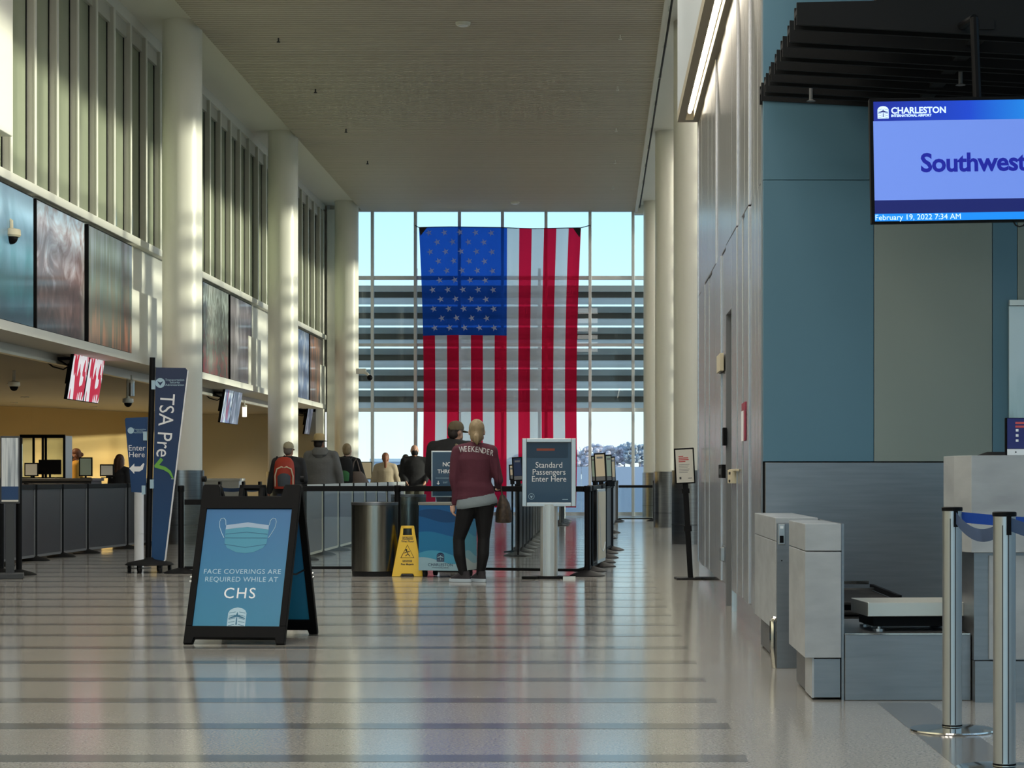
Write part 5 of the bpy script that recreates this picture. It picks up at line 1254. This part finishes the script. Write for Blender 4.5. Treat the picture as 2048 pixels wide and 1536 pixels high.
art_mat('art_fog', [(.3, (92, 86, 90)), (.55, (130, 124, 132)), (.7, (190, 186, 190))], (1, 1.5, .7), 1.0)
art_mat('art_sea', [(.3, (60, 78, 120)), (.5, (110, 136, 180)), (.7, (196, 206, 224))], (1, 2, 1.2), 1.4)
art_mat('art_dusk', [(.3, (70, 62, 66)), (.5, (120, 100, 96)), (.68, (176, 120, 90)), (.8, (226, 170, 120))], (1, 3, .8), 1.2)
def picture(x0, x1, label, m):
    ya, yb = 7.28 * FPX / (HX - x0), 7.28 * FPX / (HX - x1)
    t = thing('framed_picture', label, 'picture', (-7.36, ya, 2.98), 0, 'pictures along the left fascia')
    W = yb - ya
    MB().box(0, .085, 0, W, 0, 1.7).build('picture_box', 'black_plastic', t, bevel=.004)
    o = MB().box(.085, .09, .02, W - .02, .02, 1.68).build('picture_face', m, t)
    o.location = (0, 0, 0)
picture(-60, 66, 'teal swamp picture at the left edge of the fascia', 'art_teal')
picture(72, 168, 'red brick and pale sky picture on the left fascia', 'art_brick')
picture(176, 263, 'streaked marsh picture with orange foot left of the first column', 'art_marsh')
picture(405, 456, 'dark woodland picture right of the first column', 'art_wood')
picture(460, 503, 'misty grey picture left of the second column', 'art_fog')
picture(590, 617, 'blue water picture right of the second column', 'art_sea')
picture(619, 645, 'brown dusk picture, farthest along the fascia', 'art_dusk')
# paired hanging screens
art_mat('scr_red', [(.42, (196, 20, 60)), (.47, (196, 20, 60)), (.48, (236, 236, 240)), (1, (236, 236, 240))], (1.5, 3.2, 1.3), 1.8, detail=1, emit=.35)
art_mat('scr_mix', [(.3, (150, 40, 50)), (.45, (70, 100, 140)), (.55, (150, 160, 170)), (.7, (220, 230, 240))], (1.2, 2.2, 1.6), 1.5, detail=3, emit=.3)
art_mat('scr_slate', [(.3, (80, 96, 112)), (.55, (130, 134, 150)), (.7, (200, 216, 232))], (1, 2, 1.8), 1.2, detail=3, emit=.3)
def screen(Y0, w, X, zt, h, m, label, arm):
    t = thing('hanging_screen', label, 'screen', (X, Y0, zt), 0, 'screens hung in pairs under the fascia')
    R = Matrix.Rotation(math.radians(9), 4, 'Y')
    MB().box(-.05, 0, 0, w, -h, 0, R).build('screen_case', 'black_plastic', t, bevel=.004); MB().box(0, .003, .012, w - .012, -h + .012, -.012, R).build('screen_face', m, t)
    MB().box(-.14, -.05, w * .3, w * .7, -h * .7, -h * .3, R).build('screen_mount', 'black_plastic', t)
    if arm:
        MB().box(-.55, -.05, .1, .14, -.16, -.12).build('mount_arm', 'black_plastic', t); MB().box(-.5, -.45, .1, .14, -.12, .18).build('mount_drop', 'black_plastic', t)
        MB().tube([(-.5, .12, -.14), (-.35, .1, -.26), (-.2, .12, -.3), (-.08, .14, -.22)], .012, 6).build('mount_cable', 'black_rubber', t)
        MB().tube([(-.3, .12, -.14), (-.2, .12, -.2), (-.1, .13, -.26)], .012, 6).build('mount_strut', 'black_plastic', t)
def pair(x0, x1, ytop, ybot, X, m1, m2, lab1, lab2):
    Ya, Yb = -X * FPX / (HX - x0), -X * FPX / (HX - x1); zt = CH + (HY - ytop) * Ya / FPX; h = (ybot - ytop) * Ya / FPX; w = (Yb - Ya - .05) / 2
    screen(Ya, w, X, zt, h, m1, lab1, True); screen(Ya + w + .05, w, X, zt, h, m2, lab2, False)
pair(150, 211, 697, 800, -7.62, 'scr_red', 'scr_red', 'red and white screen hung under the fascia, nearer of its pair', 'red and white screen hung under the fascia, farther of its pair')
pair(452, 486, 771, 846, -7.62, 'scr_mix', 'scr_slate', 'coloured screen under the fascia right of the first column', 'grey screen beside the coloured one before the second column')
pair(618, 645, 809, 869, -7.62, 'scr_slate', 'scr_slate', 'slate screen above the hatted man, nearer of its pair', 'slate screen above the hatted man, farther of its pair')
# cameras, lamps, detectors
def dome(label, x, y, Y, s, col='white_paint', arm=None):
    p = at(x, y, Y); t = thing('dome_camera', label, 'camera', p, 0)
    MB().lathe([(.02 * s, .1 * s), (.1 * s, .08 * s), (.105 * s, .02 * s), (.09 * s, 0)], (0, 0, 0), 24).build('housing', col, t, smooth=True)
    MB().sphere((0, 0, 0), (.075 * s, .075 * s, .08 * s), 16, 10).build('dome', 'black_plastic', t, smooth=True)
    if arm: MB().tube([(0, 0, .1 * s), (0, 0, .17 * s), (-.04 * s, 0, .2 * s), (arm[0], arm[1], .22 * s)], .025 * s, 8).build('bracket', col, t, smooth=True)
    else: MB().lathe([(.03 * s, .09 * s), (.03 * s, max(.12 * s, 2.74 - p.z))], (0, 0, 0), 10).build('stem', col, t)
dome('white dome camera on an arm before the teal picture', 22, 474, 26.0, 1.15, 'beige_plastic', (-.42, .0))
dome('small dark dome camera under the low ceiling at the left', 28, 773, 33.0, .9)
dome('small dome camera under the low ceiling beside the hanging lamp', 256, 806, 36.0, .9)
p = at(712, 748, 55.1); p.x = -6.33 + .2; t = thing('dome_camera', 'white dome camera on the farthest left column', 'camera', p)
MB().box(-.2, .06, -.05, .05, .0, .14).build('bracket', 'white_paint', t, bevel=.01); MB().tube([(0, 0, .05), (.1, -.05, .0), (.14, -.06, -.06)], .04, 8).build('housing', 'white_paint', t, smooth=True); MB().sphere((.16, -.07, -.1), .075).build('dome', 'black_plastic', t, smooth=True)
for i, (x, y, Y, lab) in enumerate(((263, 778, 34.5, 'short hanging lamp under the low ceiling beside the tall sign'), (489, 823, 46.0, 'white hanging lamp right of the coloured screen'))):
    p = at(x, y, Y); t = thing('pendant_lamp', lab, 'lamp', p)
    mat('pendant_glow', (240, 236, 224), .4, emit=((250, 240, 220), .7))
    MB().lathe([(.04, -.12), (.05, -.115), (.05, .1), (.03, .11)], (0, 0, 0), 16).build('shade', 'pendant_glow' if i else 'alu', t, smooth=True); MB().lathe([(.055, .1), (.055, .14), (.015, .15), (.015, 2.74 - p.z)], (0, 0, 0), 14).build('stem', 'white_paint', t)
for (x, y, lab) in ((926, 45, 'round white detector on the ceiling, nearer one'), (1030, 404, 'round white detector near the far end of the ceiling')):
    Y = (HC - CH) * FPX / (HY - y); p = at(x, y, Y)
    t = thing('ceiling_detector', lab, 'detector', (p.x, Y, HC)); MB().lathe([(.1, -.05), (.115, -.03), (.12, 0)], (0, 0, 0), 28).build('detector_body', 'white_paint', t, smooth=True); MB().lathe([(.06, -.065), (.08, -.05)], (0, 0, 0), 20).build('detector_cap', 'white_print', t)
for i, (x, y) in enumerate(((557, 76), (631, 178), (692, 258), (735, 322), (1240, 70), (1235, 173), (1232, 256), (1230, 320), (1226, 372))):
    Y = (HC - CH) * FPX / (HY - y); p = at(x, y, Y)
    t = thing('sprinkler', '%s ceiling sprinkler of the %s row' % (('first', 'second', 'third', 'fourth', 'first', 'second', 'third', 'fourth', 'fifth')[i], 'left' if i < 4 else 'right'), 'sprinkler', (p.x, Y, HC), 0, 'ceiling sprinklers')
    MB().cyl((0, 0, 0), (0, 0, -.06), .014, n=8).build('pipe', 'dark_grey' if i < 4 else 'white_paint', t); MB().lathe([(.03, -.075), (.03, -.06)], (0, 0, 0), 12).build('plate', 'dark_grey' if i < 4 else 'white_paint', t)
# service counters, booth, monitors
mat('counter_dark', (52, 50, 50), .4); mat('counter_top', (70, 68, 66), .3)
sc_ = thing('service_counter', 'long dark service counter behind the black queue row', 'counter', (-13.4, 33.6, 0))
MB().box(0, 5.3, 0, .7, 0, 1.0).build('counter_body', 'counter_dark', sc_); MB().box(-.03, 5.33, -.05, .75, 1.0, 1.045).build('counter_top', 'counter_top', sc_, bevel=.004)
for k in range(5): MB().box(.1 + 1.05 * k, 1.08 + 1.05 * k, -.012, .0, .12, .96).build('counter_front', 'panel_dark', sc_, bevel=.004)
def desk_sign(x0, x1, y0, y1, Y, m, label):
    a, b = at(x0, y0, Y), at(x1, y1, Y); w = b.x - a.x; h = a.z - 1.05
    t = thing('counter_notice', label, 'sign', ((a.x + b.x) / 2, Y, 1.045))
    MB().box(-w / 2, w / 2, -.012, .012, .03, h).build('frame', 'black_powder', t, bevel=.003); MB().box(-w / 2 + .02, w / 2 - .02, -.015, -.012, .05, h - .02).build('sheet', m, t); MB().box(-.08, .08, -.06, .06, 0, .012).build('foot', 'black_powder', t); MB().box(-.015, .015, -.01, .01, .01, .04).build('stem', 'black_powder', t)
desk_sign(49, 77, 925, 965, 33.8, 'paper', 'pale framed notice at the left end of the service counter')
desk_sign(158, 185, 914, 966, 33.8, 'sheet_green', 'tall grey-green framed notice on the service counter')
desk_sign(200, 228, 928, 966, 33.8, 'paper', 'pale framed notice beside the long-haired person')
bt = thing('glass_booth', 'dark-framed glass screen booth on the service counter', 'booth', (at(40, 0, 36.5).x, 36.5, 0))
W = at(130, 0, 36.5).x - at(40, 0, 36.5).x
for x in (0, .22, .38, W * .55, W - .03): MB().box(x, x + .035, -.02, .02, .0, 1.78).build('booth_post', 'black_powder', bt)
MB().box(0, W, -.02, .02, 1.74, 1.80).build('booth_rail', 'black_powder', bt); MB().box(0, W, -.02, .02, 1.0, 1.06).build('booth_rail', 'black_powder', bt); MB().box(0, W, -.015, .015, 0, 1.0).build('booth_base', 'counter_dark', bt)
MB().box(W * .57, W - .035, -.006, .006, 1.06, 1.74).build('booth_pane', 'acrylic', bt); MB().box(.04, .22, -.006, .006, 1.06, 1.74).build('booth_pane', 'acrylic', bt)
MB().box(W - .02, W, 0, .5, 0, 1.78).build('booth_side', 'alu', bt)
mo = thing('monitor', 'dark monitor on the service counter inside the booth', 'monitor', (at(100, 0, 34.0).x, 34.0, 1.045)); MB().box(-.18, .18, -.02, .02, .06, .3).build('display', 'black_plastic', mo, bevel=.005); MB().box(-.09, .09, -.06, .06, 0, .012).build('foot', 'black_plastic', mo); MB().box(-.015, .015, -.01, .01, .01, .07).build('stem', 'black_plastic', mo)
wm = thing('wall_board', 'black-framed white board on the wall behind the long-haired person', 'board', (at(238, 0, 50).x, 56.2, 0)); k2 = 56.2 / FPX
MB().box((224 - 238) * k2, (300 - 238) * k2, -.03, 0, CH + (HY - 962) * k2, CH + (HY - 884) * k2).build('board_frame', 'black_powder', wm); MB().box((227 - 238) * k2, (297 - 238) * k2, -.04, -.03, CH + (HY - 960) * k2, CH + (HY - 887) * k2).build('board_face', 'white_print', wm)
wm.location.x = at(238, 0, 56.2).x
# counters seen between the columns
c2 = thing('check_counter', 'pale counter with blue belts between the first two columns', 'counter', (-10.2, 44.5, 0))
MB().box(0, 2.6, 0, .6, 0, .98).build('counter_body', 'alu_light', c2); MB().box(-.03, 2.63, -.03, .63, .98, 1.03).build('counter_top', 'white_paint', c2, bevel=.004)
for k, x in enumerate((440, 487, 520)):
    p = at(x, 0, 40.0); t = post(p.x, 40.0, ('left', 'middle', 'right')[k] + ' belt post before the pale counter', 'belt posts between the columns')
for k, (a, b) in enumerate(((400, 440), (440, 487), (487, 520))):
    belt('retractable_belt', at(a, 978, 40.0), at(b, 978, 40.0), .02, ('left', 'middle', 'right')[k] + ' blue belt between the posts before the pale counter', 'belt_blue', .07)
fb_ = thing('exit_notice', 'cream framed notice near the end glass behind the ponytail woman', 'sign', (at(731, 0, 50).x, 50, 0))
MB().box(-.16, .16, -.012, .012, 1.0, 1.42).build('frame', 'black_powder', fb_); MB().box(-.14, .14, -.016, -.012, 1.02, 1.4).build('sheet', 'sheet_cream', fb_); MB().cyl((0, .02, .0), (0, .02, 1.1), .02, n=8).build('post', 'black_powder', fb_); MB().lathe([(.16, 0), (.16, .012), (.03, .02)], (0, .02, 0), 20).build('base', 'black_powder', fb_)
